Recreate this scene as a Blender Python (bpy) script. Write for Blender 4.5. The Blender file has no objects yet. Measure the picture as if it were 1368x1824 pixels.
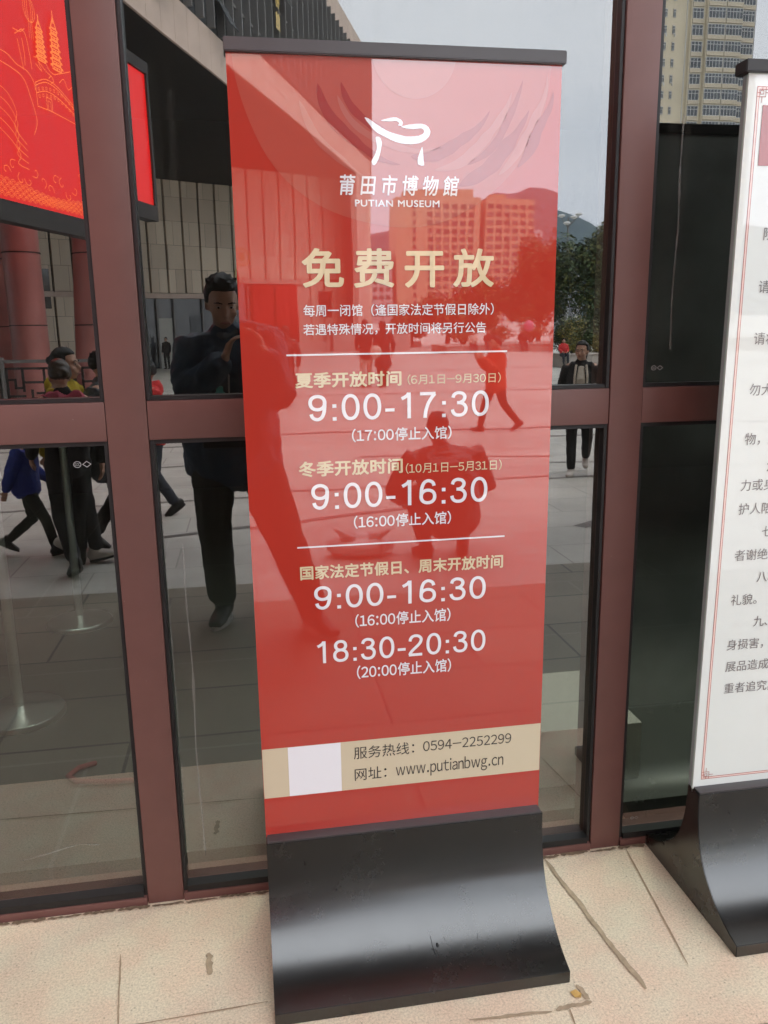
import bpy, bmesh, math, random
from mathutils import Vector, Matrix, noise
random.seed(7)
sc = bpy.context.scene
COL = sc.collection
# ------------------------------------------------------------------ camera
cd = bpy.data.cameras.new('camera'); cam = bpy.data.objects.new('camera', cd); COL.objects.link(cam)
cd.sensor_fit = 'VERTICAL'; cd.sensor_height = 36.0; cd.lens = 1445.4 / 1824 * 36
cd.clip_start = 0.01; cd.clip_end = 9000
CR = Vector((0.98585286, -0.16693397, -0.01507308)); CU = Vector((0.05024042, 0.2085097, 0.97672903)); CF = Vector((0.15990637, 0.96366839, -0.21394671))
CP = Vector((0, -1.9104, 1.4285))
cam.matrix_world = Matrix(((CR.x, CU.x, -CF.x, CP.x), (CR.y, CU.y, -CF.y, CP.y), (CR.z, CU.z, -CF.z, CP.z), (0, 0, 0, 1)))
sc.camera = cam
# ------------------------------------------------------------------ sky
SUN_EL, SUN_AZ = math.radians(55), math.radians(62)      # azimuth clockwise from +Y
w = bpy.data.worlds.new('World'); sc.world = w; w.use_nodes = True
nt = w.node_tree; N = nt.nodes; L = nt.links
bg = N['Background']; bg.inputs[1].default_value = 0.14
sky = N.new('ShaderNodeTexSky'); sky.sky_type = 'NISHITA'; sky.sun_disc = False
sky.sun_elevation = SUN_EL; sky.sun_rotation = SUN_AZ; sky.dust_density = 3.0
tc = N.new('ShaderNodeTexCoord'); mp = N.new('ShaderNodeMapping'); mp.inputs['Scale'].default_value = (1.2, 1.2, 3.2)
nz = N.new('ShaderNodeTexNoise'); nz.inputs['Scale'].default_value = 2.0; nz.inputs['Detail'].default_value = 5; nz.inputs['Roughness'].default_value = .5
cr = N.new('ShaderNodeValToRGB'); e = cr.color_ramp.elements
e[0].position = .3; e[0].color = (14.6, 15.5, 16.5, 1); e[1].position = .72; e[1].color = (18.6, 19.1, 19.5, 1)
mx = N.new('ShaderNodeMix'); mx.data_type = 'RGBA'; mx.inputs[0].default_value = .86
L.new(tc.outputs['Generated'], mp.inputs[0]); L.new(mp.outputs[0], nz.inputs['Vector']); L.new(nz.outputs[0], cr.inputs[0])
sxyz = N.new('ShaderNodeSeparateXYZ'); L.new(tc.outputs['Generated'], sxyz.inputs[0])
zen = N.new('ShaderNodeMapRange'); zen.inputs[1].default_value = .45; zen.inputs[2].default_value = 1.0; zen.inputs[3].default_value = 1.0; zen.inputs[4].default_value = 1.7; L.new(sxyz.outputs[2], zen.inputs[0])
zsc = N.new('ShaderNodeVectorMath'); zsc.operation = 'SCALE'; L.new(cr.outputs[0], zsc.inputs[0]); L.new(zen.outputs[0], zsc.inputs['Scale'])
L.new(sky.outputs[0], mx.inputs[6]); L.new(zsc.outputs[0], mx.inputs[7]); L.new(mx.outputs[2], bg.inputs[0])
# ------------------------------------------------------------------ sun (veiled by cloud)
sd = bpy.data.lights.new('sun', 'SUN'); sd.energy = 1.5; sd.angle = math.radians(10); sd.color = (1, .965, .91)
sun = bpy.data.objects.new('sun', sd); COL.objects.link(sun)
sdir = Vector((math.sin(SUN_AZ) * math.cos(SUN_EL), math.cos(SUN_AZ) * math.cos(SUN_EL), math.sin(SUN_EL)))
sun.rotation_euler = sdir.to_track_quat('Z', 'Y').to_euler(); sun.location = (0, -6, 14)
# ------------------------------------------------------------------ exposure
sc.view_settings.view_transform = 'Standard'; sc.view_settings.look = 'None'; sc.view_settings.gamma = 1
sc.view_settings.use_curve_mapping = False; sc.view_settings.exposure = 0.58
sc.render.engine = 'CYCLES'
sc.cycles.max_bounces = 10; sc.cycles.transparent_max_bounces = 12; sc.cycles.glossy_bounces = 6; sc.cycles.use_denoising = True
sc.cycles.sample_clamp_indirect = 6

# ================================================================== helpers
def s2l(*c):
    return tuple(((v / 255) / 12.92 if v / 255 <= .04045 else ((v / 255 + .055) / 1.055) ** 2.4) for v in c)

def mat(name, col, rough=.6, var=.0, scale=8.0, ior=1.45, metal=0.0, bump=0.0, bscale=None, detail=4, emit=None, estr=0, coat=0, var2=0, scale2=.8, rvar=0, specks=None, bdetail=6):
    m = bpy.data.materials.new(name); m.use_nodes = True
    t = m.node_tree; n = t.nodes; l = t.links; b = n['Principled BSDF']
    b.inputs['Base Color'].default_value = (*col, 1); b.inputs['Roughness'].default_value = rough
    b.inputs['IOR'].default_value = ior; b.inputs['Metallic'].default_value = metal; b.inputs['Coat Weight'].default_value = coat
    if emit: b.inputs['Emission Color'].default_value = (*emit, 1); b.inputs['Emission Strength'].default_value = estr
    c = n.new('ShaderNodeTexCoord')
    last = None
    for v, s in ((var, scale), (var2, scale2)):
        if not v: continue
        z = n.new('ShaderNodeTexNoise'); z.inputs['Scale'].default_value = s; z.inputs['Detail'].default_value = detail
        l.new(c.outputs['Object'], z.inputs['Vector'])
        r = n.new('ShaderNodeMapRange'); r.inputs[1].default_value = .25; r.inputs[2].default_value = .75; r.inputs[3].default_value = 1 - v; r.inputs[4].default_value = 1 + v
        l.new(z.outputs[0], r.inputs[0])
        if last is None: last = r.outputs[0]
        else:
            q = n.new('ShaderNodeMath'); q.operation = 'MULTIPLY'; l.new(last, q.inputs[0]); l.new(r.outputs[0], q.inputs[1]); last = q.outputs[0]
    if last is not None:
        h = n.new('ShaderNodeVectorMath'); h.operation = 'SCALE'; h.inputs[0].default_value = col
        l.new(last, h.inputs['Scale']); l.new(h.outputs[0], b.inputs['Base Color'])
    if rvar:
        z = n.new('ShaderNodeTexNoise'); z.inputs['Scale'].default_value = 7; z.inputs['Detail'].default_value = 8; z.inputs['Roughness'].default_value = .7; l.new(c.outputs['Object'], z.inputs['Vector'])
        r = n.new('ShaderNodeMapRange'); r.inputs[1].default_value = .3; r.inputs[2].default_value = .7; r.inputs[3].default_value = rough - rvar; r.inputs[4].default_value = rough + rvar; l.new(z.outputs[0], r.inputs[0]); l.new(r.outputs[0], b.inputs['Roughness'])
    if specks:
        vo = n.new('ShaderNodeTexVoronoi'); vo.inputs['Scale'].default_value = 26; l.new(c.outputs['Object'], vo.inputs['Vector'])
        sc_ = n.new('ShaderNodeSeparateColor'); l.new(vo.outputs['Color'], sc_.inputs[0])
        gt = n.new('ShaderNodeMath'); gt.operation = 'MULTIPLY'; l.new(sc_.outputs[0], gt.inputs[0]); gt.inputs[1].default_value = .075
        lt = n.new('ShaderNodeMath'); lt.operation = 'SUBTRACT'; l.new(gt.outputs[0], lt.inputs[0]); lt.inputs[1].default_value = .045
        ls = n.new('ShaderNodeMath'); ls.operation = 'LESS_THAN'; l.new(vo.outputs['Distance'], ls.inputs[0]); l.new(lt.outputs[0], ls.inputs[1])
        mm = n.new('ShaderNodeMix'); mm.data_type = 'RGBA'; l.new(ls.outputs[0], mm.inputs[0]); src = b.inputs['Base Color'].links[0].from_socket; l.new(src, mm.inputs[6]); mm.inputs[7].default_value = (*specks, 1); l.new(mm.outputs[2], b.inputs['Base Color'])
    if bump:
        z = n.new('ShaderNodeTexNoise'); z.inputs['Scale'].default_value = bscale or scale; z.inputs['Detail'].default_value = bdetail
        l.new(c.outputs['Object'], z.inputs['Vector'])
        u = n.new('ShaderNodeBump'); u.inputs['Strength'].default_value = bump; u.inputs['Distance'].default_value = .01
        l.new(z.outputs[0], u.inputs['Height']); l.new(u.outputs[0], b.inputs['Normal'])
    return m

def tag(o, label=None, cat=None, group=None, kind=None):
    if label: o['label'] = label
    if cat: o['category'] = cat
    if group: o['group'] = group
    if kind: o['kind'] = kind
    return o

def thing(name, label, cat, loc=(0, 0, 0), group=None):
    o = bpy.data.objects.new(name, None); COL.objects.link(o); o.location = loc; o.empty_display_size = .2
    return tag(o, label, cat, group)

def link(name, me, m=None, parent=None, smooth=False):
    if m is not None:
        for q in (m if isinstance(m, (list, tuple)) else [m]): me.materials.append(q)
    o = bpy.data.objects.new(name, me); COL.objects.link(o)
    if parent is not None: o.parent = parent
    if smooth: me.polygons.foreach_set('use_smooth', [True] * len(me.polygons))
    return o

class MB:
    """collects shapes for one mesh; coordinates are given in the world and stored relative to 'org'"""
    def __init__(s, org=(0, 0, 0)): s.bm = bmesh.new(); s.o = Vector(org)
    def face(s, pts, mi=0):
        try:
            f = s.bm.faces.new([s.bm.verts.new(Vector(p) - s.o) for p in pts]); f.material_index = mi; return f
        except ValueError: return None
    def box(s, x0, x1, y0, y1, z0, z1, bev=0, mi=0):
        v = [s.bm.verts.new(Vector((x, y, z)) - s.o) for x in (x0, x1) for y in (y0, y1) for z in (z0, z1)]
        fs = [s.bm.faces.new([v[i] for i in q]) for q in ((0, 1, 3, 2), (4, 6, 7, 5), (0, 4, 5, 1), (2, 3, 7, 6), (0, 2, 6, 4), (1, 5, 7, 3))]
        for f in fs: f.material_index = mi
        if bev:
            es = list({e for f in fs for e in f.edges})
            bmesh.ops.bevel(s.bm, geom=es, offset=bev, segments=2, affect='EDGES', profile=.6)
        return s
    def obox(s, c, ax, ay, az, hx, hy, hz, mi=0):
        """oriented box"""
        c = Vector(c); ax = Vector(ax).normalized(); ay = Vector(ay).normalized(); az = Vector(az).normalized()
        v = [s.bm.verts.new(c + ax * hx * i + ay * hy * j + az * hz * k - s.o) for i in (-1, 1) for j in (-1, 1) for k in (-1, 1)]
        for q in ((0, 1, 3, 2), (4, 6, 7, 5), (0, 4, 5, 1), (2, 3, 7, 6), (0, 2, 6, 4), (1, 5, 7, 3)):
            f = s.bm.faces.new([v[i] for i in q]); f.material_index = mi
        return s
    def tube(s, pts, rad, seg=10, ref=(1, 0, 0), cap=True, mi=0):
        """closed tube; rad entries are r or (r_along_ref, r_across)"""
        pts = [Vector(p) for p in pts]; rad = [(r, r) if not isinstance(r, (tuple, list)) else r for r in rad]
        if cap:   # rounded ends
            a = (pts[0] - pts[1]).normalized(); b = (pts[-1] - pts[-2]).normalized(); r0, r1 = rad[0], rad[-1]
            k0 = min(r0) * .5; k1 = min(r1) * .5
            pts = [pts[0] + a * k0] + pts + [pts[-1] + b * k1]
            rad = [(r0[0] * .62, r0[1] * .62)] + rad + [(r1[0] * .62, r1[1] * .62)]
        n = len(pts); rings = []
        ref = Vector(ref)
        for i, p in enumerate(pts):
            t = (pts[min(i + 1, n - 1)] - pts[max(i - 1, 0)]).normalized()
            a = ref - t * ref.dot(t)
            if a.length < .05: a = Vector((0, 1, 0)) - t * t.y
            if a.length < .05: a = Vector((0, 0, 1)) - t * t.z
            a.normalize(); b = t.cross(a)
            rings.append([s.bm.verts.new(p + a * (math.cos(6.28318 * k / seg) * rad[i][0]) + b * (math.sin(6.28318 * k / seg) * rad[i][1]) - s.o) for k in range(seg)])
        for i in range(n - 1):
            for k in range(seg):
                f = s.bm.faces.new((rings[i][k], rings[i][(k + 1) % seg], rings[i + 1][(k + 1) % seg], rings[i + 1][k])); f.material_index = mi
        f = s.bm.faces.new(rings[0][::-1]); f.material_index = mi
        f = s.bm.faces.new(rings[-1]); f.material_index = mi
        return s
    def cyl(s, p0, p1, r0, r1=None, seg=24, mi=0):
        return s.tube([p0, p1], [r0, r0 if r1 is None else r1], seg, cap=False, mi=mi)
    def ball(s, c, r, M=None, u=14, v=10, mi=0, fn=None):
        r = (r, r, r) if not isinstance(r, (tuple, list)) else r
        c = Vector(c)
        g = bmesh.ops.create_uvsphere(s.bm, u_segments=u, v_segments=v, radius=1)
        for q in g['verts']:
            p = Vector((q.co.x * r[0], q.co.y * r[1], q.co.z * r[2]))
            if fn: p = fn(q.co.copy(), p)
            if M is not None: p = M @ p
            q.co = p + c - s.o
        if mi:
            for q in g['verts']:
                for f in q.link_faces: f.material_index = mi
        return s
    def lathe(s, c, prof, seg=32, mi=0):
        c = Vector(c); rings = []
        for r, z in prof:
            rings.append([s.bm.verts.new(c + Vector((math.cos(6.28318 * k / seg) * r, math.sin(6.28318 * k / seg) * r, z)) - s.o) for k in range(seg)])
        for i in range(len(rings) - 1):
            for k in range(seg):
                s.bm.faces.new((rings[i][k], rings[i][(k + 1) % seg], rings[i + 1][(k + 1) % seg], rings[i + 1][k])).material_index = mi
        s.bm.faces.new(rings[0][::-1]).material_index = mi; s.bm.faces.new(rings[-1]).material_index = mi
        return s
    def prism_x(s, prof, x0, x1, mi=0):
        """profile of (y,z) points extruded along x"""
        a = [s.bm.verts.new(Vector((x0, y, z)) - s.o) for y, z in prof]; b = [s.bm.verts.new(Vector((x1, y, z)) - s.o) for y, z in prof]
        n = len(prof)
        for i in range(n): s.bm.faces.new((a[i], a[(i + 1) % n], b[(i + 1) % n], b[i])).material_index = mi
        s.bm.faces.new(a[::-1]).material_index = mi; s.bm.faces.new(b).material_index = mi
        return s
    def mesh(s, name):
        bmesh.ops.recalc_face_normals(s.bm, faces=s.bm.faces)
        me = bpy.data.meshes.new(name); s.bm.to_mesh(me); s.bm.free(); return me
    def build(s, name, m, parent=None, smooth=False, ang=None):
        me = s.mesh(name)
        o = link(name, me, m, parent, smooth or ang is not None)
        if ang is not None: me.set_sharp_from_angle(angle=math.radians(ang))
        return o

TS = bpy.data.scenes.new('workbench')
def fused(mb, name, m, parent=None, vox=.012, smooth=3, fold=0, fscale=9.0, extra=None):
    """overlapping closed shapes melted into one continuous skin"""
    me = mb.mesh(name); o = bpy.data.objects.new('tmp', me); TS.collection.objects.link(o)
    r = o.modifiers.new('r', 'REMESH'); r.mode = 'VOXEL'; r.voxel_size = vox; r.use_smooth_shade = True
    k = o.modifiers.new('s', 'SMOOTH'); k.factor = .5; k.iterations = smooth
    TS.view_layers[0].update(); dg = TS.view_layers[0].depsgraph
    new = bpy.data.meshes.new_from_object(o.evaluated_get(dg)); bpy.data.objects.remove(o); bpy.data.meshes.remove(me)
    if fold:
        n_ = len(new.vertices); co = [0.0] * (3 * n_); no = [0.0] * (3 * n_)
        new.vertices.foreach_get('co', co); new.vertices.foreach_get('normal', no)
        for i in range(0, 3 * n_, 3):
            p = Vector(co[i:i + 3]) * fscale; k = fold * (noise.noise(p) + .5 * noise.noise(p * 2.3))
            co[i] += no[i] * k; co[i + 1] += no[i + 1] * k; co[i + 2] += no[i + 2] * k
        new.vertices.foreach_set('co', co); new.update()
    new.name = name
    if extra is not None:
        b = bmesh.new(); b.from_mesh(new); em = extra.mesh('x'); b.from_mesh(em); bpy.data.meshes.remove(em); b.to_mesh(new); b.free()
    new.polygons.foreach_set('use_smooth', [True] * len(new.polygons))
    return link(name, new, m, parent)

# ---- lettering
_tc = {}
def glyphs(s, shear=0.0, spacing=1.0):
    key = (s, shear, spacing)
    if key in _tc: return _tc[key]
    c = bpy.data.curves.new('t', 'FONT'); c.body = s; c.size = 1; c.space_character = spacing; c.shear = shear; c.resolution_u = 6
    o = bpy.data.objects.new('t', c); TS.collection.objects.link(o)
    TS.view_layers[0].update(); dg = TS.view_layers[0].depsgraph
    me = bpy.data.meshes.new_from_object(o.evaluated_get(dg))
    vs = [tuple(v.co)[:2] for v in me.vertices]; fs = [tuple(p.vertices) for p in me.polygons]
    bpy.data.objects.remove(o); bpy.data.curves.remove(c); bpy.data.meshes.remove(me)
    _tc[key] = (vs, fs); return vs, fs

def grotesk(s, gap=.085):
    """plain grotesque figures and letters (full width forms), set close together"""
    V, F = [], []; x = 0
    for ch in s:
        if ch == ' ': x += .25; continue
        if ord(ch) < 127: vs, fs = glyphs(chr(ord(ch) + 0xFEE0))
        else: vs, fs = glyphs(ch)
        a = min(v[0] for v in vs); b = max(v[0] for v in vs); n = len(V)
        adv = b - a + gap
        if ord(ch) >= 127: vs0 = .02; adv = 1.0; a = 0
        if ch in ':.': a -= .06; adv += .12
        V += [(v[0] - a + x, v[1]) for v in vs]; F += [tuple(i + n for i in f) for f in fs]; x += adv
    return V, F

def stroke(path, w_, closed=False):
    """flat pen stroke with square ends"""
    P = [Vector((*p, 0)) for p in path]; n = len(P); L_, R_ = [], []
    for i in range(n):
        a = P[i - 1] if (i or closed) else P[i]; b_ = P[(i + 1) % n] if (i < n - 1 or closed) else P[i]
        d1 = (P[i] - a).normalized() if (P[i] - a).length > 1e-9 else (b_ - P[i]).normalized(); d2 = (b_ - P[i]).normalized() if (b_ - P[i]).length > 1e-9 else d1
        n1 = Vector((-d1.y, d1.x, 0)); n2 = Vector((-d2.y, d2.x, 0)); m = (n1 + n2).normalized(); k = min(2.0, 1 / max(.3, m.dot(n1))) * w_ / 2
        L_.append(P[i] + m * k); R_.append(P[i] - m * k)
    vs = [(v.x, v.y) for v in L_ + R_]; fs = []
    for i in range(n if closed else n - 1):
        j = (i + 1) % n; fs.append((i, n + i, n + j, j))
    return vs, fs
def curve(P, n=6):
    out = []; k = len(P)
    for i in range(k - 1):
        a, b_, c, d = (Vector((*P[max(0, min(k - 1, i + j))], 0)) for j in (-1, 0, 1, 2))
        for q in range(n):
            t = q / n; v = .5 * (2 * b_ + (c - a) * t + (2 * a - 5 * b_ + 4 * c - d) * t * t + (3 * b_ - a - 3 * c + d) * t ** 3); out.append((v.x, v.y))
    return out + [tuple(P[-1])]
def oval(cx, cy, rx, ry, n=40): return [(cx + rx * abs(math.cos(t)) ** .92 * (1 if math.cos(t) > 0 else -1), cy + ry * abs(math.sin(t)) ** .92 * (1 if math.sin(t) > 0 else -1)) for t in [6.28318 * k / n for k in range(n)]]
SW = .118
SIX = [([(.078, .31), (.080, .47), (.108, .68), (.18, .855), (.30, .938), (.42, .925), (.515, .85), (.552, .735)], 0), ('o', (.325, .312, .252, .252))]
DIG = {'0': [('o', (.325, .5, .252, .441))], '1': [([(.415, .0), (.415, .995)], 1), ([(.15, .765), (.25, .815), (.345, .885), (.40, .975)], 0)],
       '2': [([(.085, .695), (.105, .80), (.19, .905), (.325, .940), (.46, .905), (.545, .81), (.548, .70), (.485, .565), (.35, .42), (.20, .275), (.105, .155), (.07, .06)], 0), ([(.035, .058), (.595, .058)], 1)],
       '3': [([(.085, .755), (.13, .87), (.225, .932), (.32, .940), (.44, .905), (.512, .81), (.505, .70), (.43, .60), (.33, .556), (.24, .552)], 0), ([(.27, .552), (.40, .535), (.51, .46), (.562, .335), (.53, .18), (.435, .085), (.315, .060), (.19, .085), (.10, .17), (.066, .285)], 0)],
       '6': SIX, '7': [([(.045, .938), (.60, .938)], 1), ([(.575, .925), (.46, .775), (.345, .57), (.27, .34), (.235, .14), (.225, .0)], 0)],
       '8': [('o', (.325, .742, .205, .196)), ('o', (.325, .302, .253, .243))], '-': [([(.02, .345), (.345, .345)], 1)], ':': [([(.08, .065), (.21, .065)], 2), ([(.08, .56), (.21, .56)], 2)]}
ADV = {'-': .455, ':': .385}
def figures(s):
    """plain grotesque clock figures drawn with one pen"""
    V, F = [], []; x = 0
    for ch in s:
        src = DIG['6'] if ch == '9' else DIG[ch]
        for kind in src:
            if kind[0] == 'o': vs, fs = stroke(oval(*kind[1]), SW, True)
            else: vs, fs = stroke(curve(kind[0]) if kind[1] == 0 else kind[0], .130 if kind[1] == 2 else SW * (.95 if ch == '-' else 1))
            if ch == '9': vs = [(.65 - a, 1 - b_) for a, b_ in vs]
            n = len(V); V += [(a + x, b_, len(V) * 2e-7 + (1e-5 if kind is src[-1] and len(src) > 1 else 0)) for a, b_ in vs]; F += [tuple(i + n for i in f) for f in fs]
            V = V
        x += ADV.get(ch, .765)
    return V, F

def text_on(name, s, box, place, m, parent, bold=0.0, spacing=1.0, shear=0.0, em=None, plain=False, flip=False):
    """letters fitted into box=(u0,u1,z0,z1); place(u,z,lift) gives the point on the board"""
    vs, fs = figures(s) if plain == 2 else grotesk(s) if plain else glyphs(s, shear, spacing)
    x0 = min(v[0] for v in vs); x1 = max(v[0] for v in vs); y0 = min(v[1] for v in vs); y1 = max(v[1] for v in vs)
    if em is None: kx = (box[1] - box[0]) / (x1 - x0 + 2 * bold); ky = (box[3] - box[2]) / (y1 - y0 + 2 * bold)
    else: kx = ky = em; y0 = 0 
    sh = [(0, 0)]
    if bold:
        for k in range(8): sh.append((math.cos(k * .7854) * bold, math.sin(k * .7854) * bold))
    P, F = [], []
    for i, (dx, dy) in enumerate(sh):
        n = len(P)
        P += [tuple(place(box[0] + (v[0] - x0 + dx + bold) * kx, box[2 if em is None else 1] + (v[1] - y0 + dy + bold) * ky, i * 3e-5 + (v[2] if len(v) > 2 else 0))) for v in vs]
        F += [tuple(j + n for j in (f[::-1] if flip else f)) for f in fs]
    me = bpy.data.meshes.new(name); me.from_pydata(P, [], F)
    return link(name, me, m, parent)

# ================================================================== materials
def granite(name, base, dark, rough=.75):
    m = bpy.data.materials.new(name); m.use_nodes = True; t = m.node_tree; n = t.nodes; l = t.links; b = n['Principled BSDF']
    c = n.new('ShaderNodeTexCoord')
    z = n.new('ShaderNodeTexNoise'); z.inputs['Scale'].default_value = 190; z.inputs['Detail'].default_value = 7; z.inputs['Roughness'].default_value = .8; l.new(c.outputs['Object'], z.inputs['Vector'])
    r = n.new('ShaderNodeValToRGB'); e = r.color_ramp.elements; e[0].position = .30; e[0].color = (*dark, 1); e[1].position = .53; e[1].color = (*base, 1)
    x = r.color_ramp.elements.new(.78); x.color = tuple(min(1, q * 1.30) for q in base) + (1,)
    l.new(z.outputs[0], r.inputs[0])
    zh = n.new('ShaderNodeTexNoise'); zh.inputs['Scale'].default_value = 9; zh.inputs['Detail'].default_value = 4; l.new(c.outputs['Object'], zh.inputs['Vector'])
    rh_ = n.new('ShaderNodeValToRGB'); e = rh_.color_ramp.elements; e[0].position = .38; e[0].color = (1.0, .93, .90, 1); e[1].position = .62; e[1].color = (.96, 1.0, .97, 1); l.new(zh.outputs[0], rh_.inputs[0])
    hu = n.new('ShaderNodeVectorMath'); hu.operation = 'MULTIPLY'; l.new(r.outputs[0], hu.inputs[0]); l.new(rh_.outputs[0], hu.inputs[1])
    z2 = n.new('ShaderNodeTexNoise'); z2.inputs['Scale'].default_value = 2.2; z2.inputs['Detail'].default_value = 5; l.new(c.outputs['Object'], z2.inputs['Vector'])
    mr = n.new('ShaderNodeMapRange'); mr.inputs[1].default_value = .3; mr.inputs[2].default_value = .7; mr.inputs[3].default_value = .86; mr.inputs[4].default_value = 1.08; l.new(z2.outputs[0], mr.inputs[0])
    # small dark crumbs
    vo = n.new('ShaderNodeTexVoronoi'); vo.inputs['Scale'].default_value = 48; l.new(c.outputs['Object'], vo.inputs['Vector'])
    lt = n.new('ShaderNodeMapRange'); lt.inputs[1].default_value = .05; lt.inputs[2].default_value = .13; lt.inputs[3].default_value = .62; lt.inputs[4].default_value = 1; l.new(vo.outputs['Distance'], lt.inputs[0])
    q = n.new('ShaderNodeMath'); q.operation = 'MULTIPLY'; l.new(mr.outputs[0], q.inputs[0]); l.new(lt.outputs[0], q.inputs[1])
    sc_ = n.new('ShaderNodeVectorMath'); sc_.operation = 'SCALE'; l.new(hu.outputs[0], sc_.inputs[0]); l.new(q.outputs[0], sc_.inputs['Scale'])
    l.new(sc_.outputs[0], b.inputs['Base Color']); b.inputs['Roughness'].default_value = rough
    u = n.new('ShaderNodeBump'); u.inputs['Strength'].default_value = .45; u.inputs['Distance'].default_value = .004; l.new(z.outputs[0], u.inputs['Height']); l.new(u.outputs[0], b.inputs['Normal'])
    return m

def paving(name, a, b_, grout, bw=1.2, bh=.6, rot=0.0):
    m = bpy.data.materials.new(name); m.use_nodes = True; t = m.node_tree; n = t.nodes; l = t.links; b = n['Principled BSDF']
    c = n.new('ShaderNodeTexCoord'); mp = n.new('ShaderNodeMapping'); mp.inputs['Rotation'].default_value = (0, 0, rot); l.new(c.outputs['Object'], mp.inputs[0])
    k = n.new('ShaderNodeTexBrick'); k.inputs['Color1'].default_value = (*a, 1); k.inputs['Color2'].default_value = (*b_, 1); k.inputs['Mortar'].default_value = (*grout, 1)
    k.inputs['Scale'].default_value = 1; k.inputs['Mortar Size'].default_value = .007; k.inputs['Brick Width'].default_value = bw; k.inputs['Row Height'].default_value = bh; k.inputs['Mortar Smooth'].default_value = .2
    l.new(mp.outputs[0], k.inputs['Vector'])
    z = n.new('ShaderNodeTexNoise'); z.inputs['Scale'].default_value = 1.3; z.inputs['Detail'].default_value = 7; z.inputs['Roughness'].default_value = .65; l.new(c.outputs['Object'], z.inputs['Vector'])
    mr = n.new('ShaderNodeMapRange'); mr.inputs[1].default_value = .3; mr.inputs[2].default_value = .7; mr.inputs[3].default_value = .78; mr.inputs[4].default_value = 1.1; l.new(z.outputs[0], mr.inputs[0])
    s_ = n.new('ShaderNodeVectorMath'); s_.operation = 'SCALE'; l.new(k.outputs[0], s_.inputs[0]); l.new(mr.outputs[0], s_.inputs['Scale']); l.new(s_.outputs[0], b.inputs['Base Color'])
    b.inputs['Roughness'].default_value = .6
    return m

def cladding(name, a, b_, joint, w_=1.0, h_=1.0, mortar=.012):
    """stone cladding; the long axis of the wall is the object's local x"""
    m = bpy.data.materials.new(name); m.use_nodes = True; t = m.node_tree; n = t.nodes; l = t.links; b = n['Principled BSDF']
    c = n.new('ShaderNodeTexCoord'); sx = n.new('ShaderNodeSeparateXYZ'); l.new(c.outputs['Object'], sx.inputs[0]); cb = n.new('ShaderNodeCombineXYZ')
    l.new(sx.outputs[0], cb.inputs[0]); l.new(sx.outputs[2], cb.inputs[1])
    k = n.new('ShaderNodeTexBrick'); k.offset = .37; k.inputs['Color1'].default_value = (*a, 1); k.inputs['Color2'].default_value = (*b_, 1); k.inputs['Mortar'].default_value = (*joint, 1)
    k.inputs['Scale'].default_value = 1; k.inputs['Mortar Size'].default_value = mortar; k.inputs['Brick Width'].default_value = w_; k.inputs['Row Height'].default_value = h_
    l.new(cb.outputs[0], k.inputs['Vector']); l.new(k.outputs[0], b.inputs['Base Color']); b.inputs['Roughness'].default_value = .7
    return m

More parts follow.
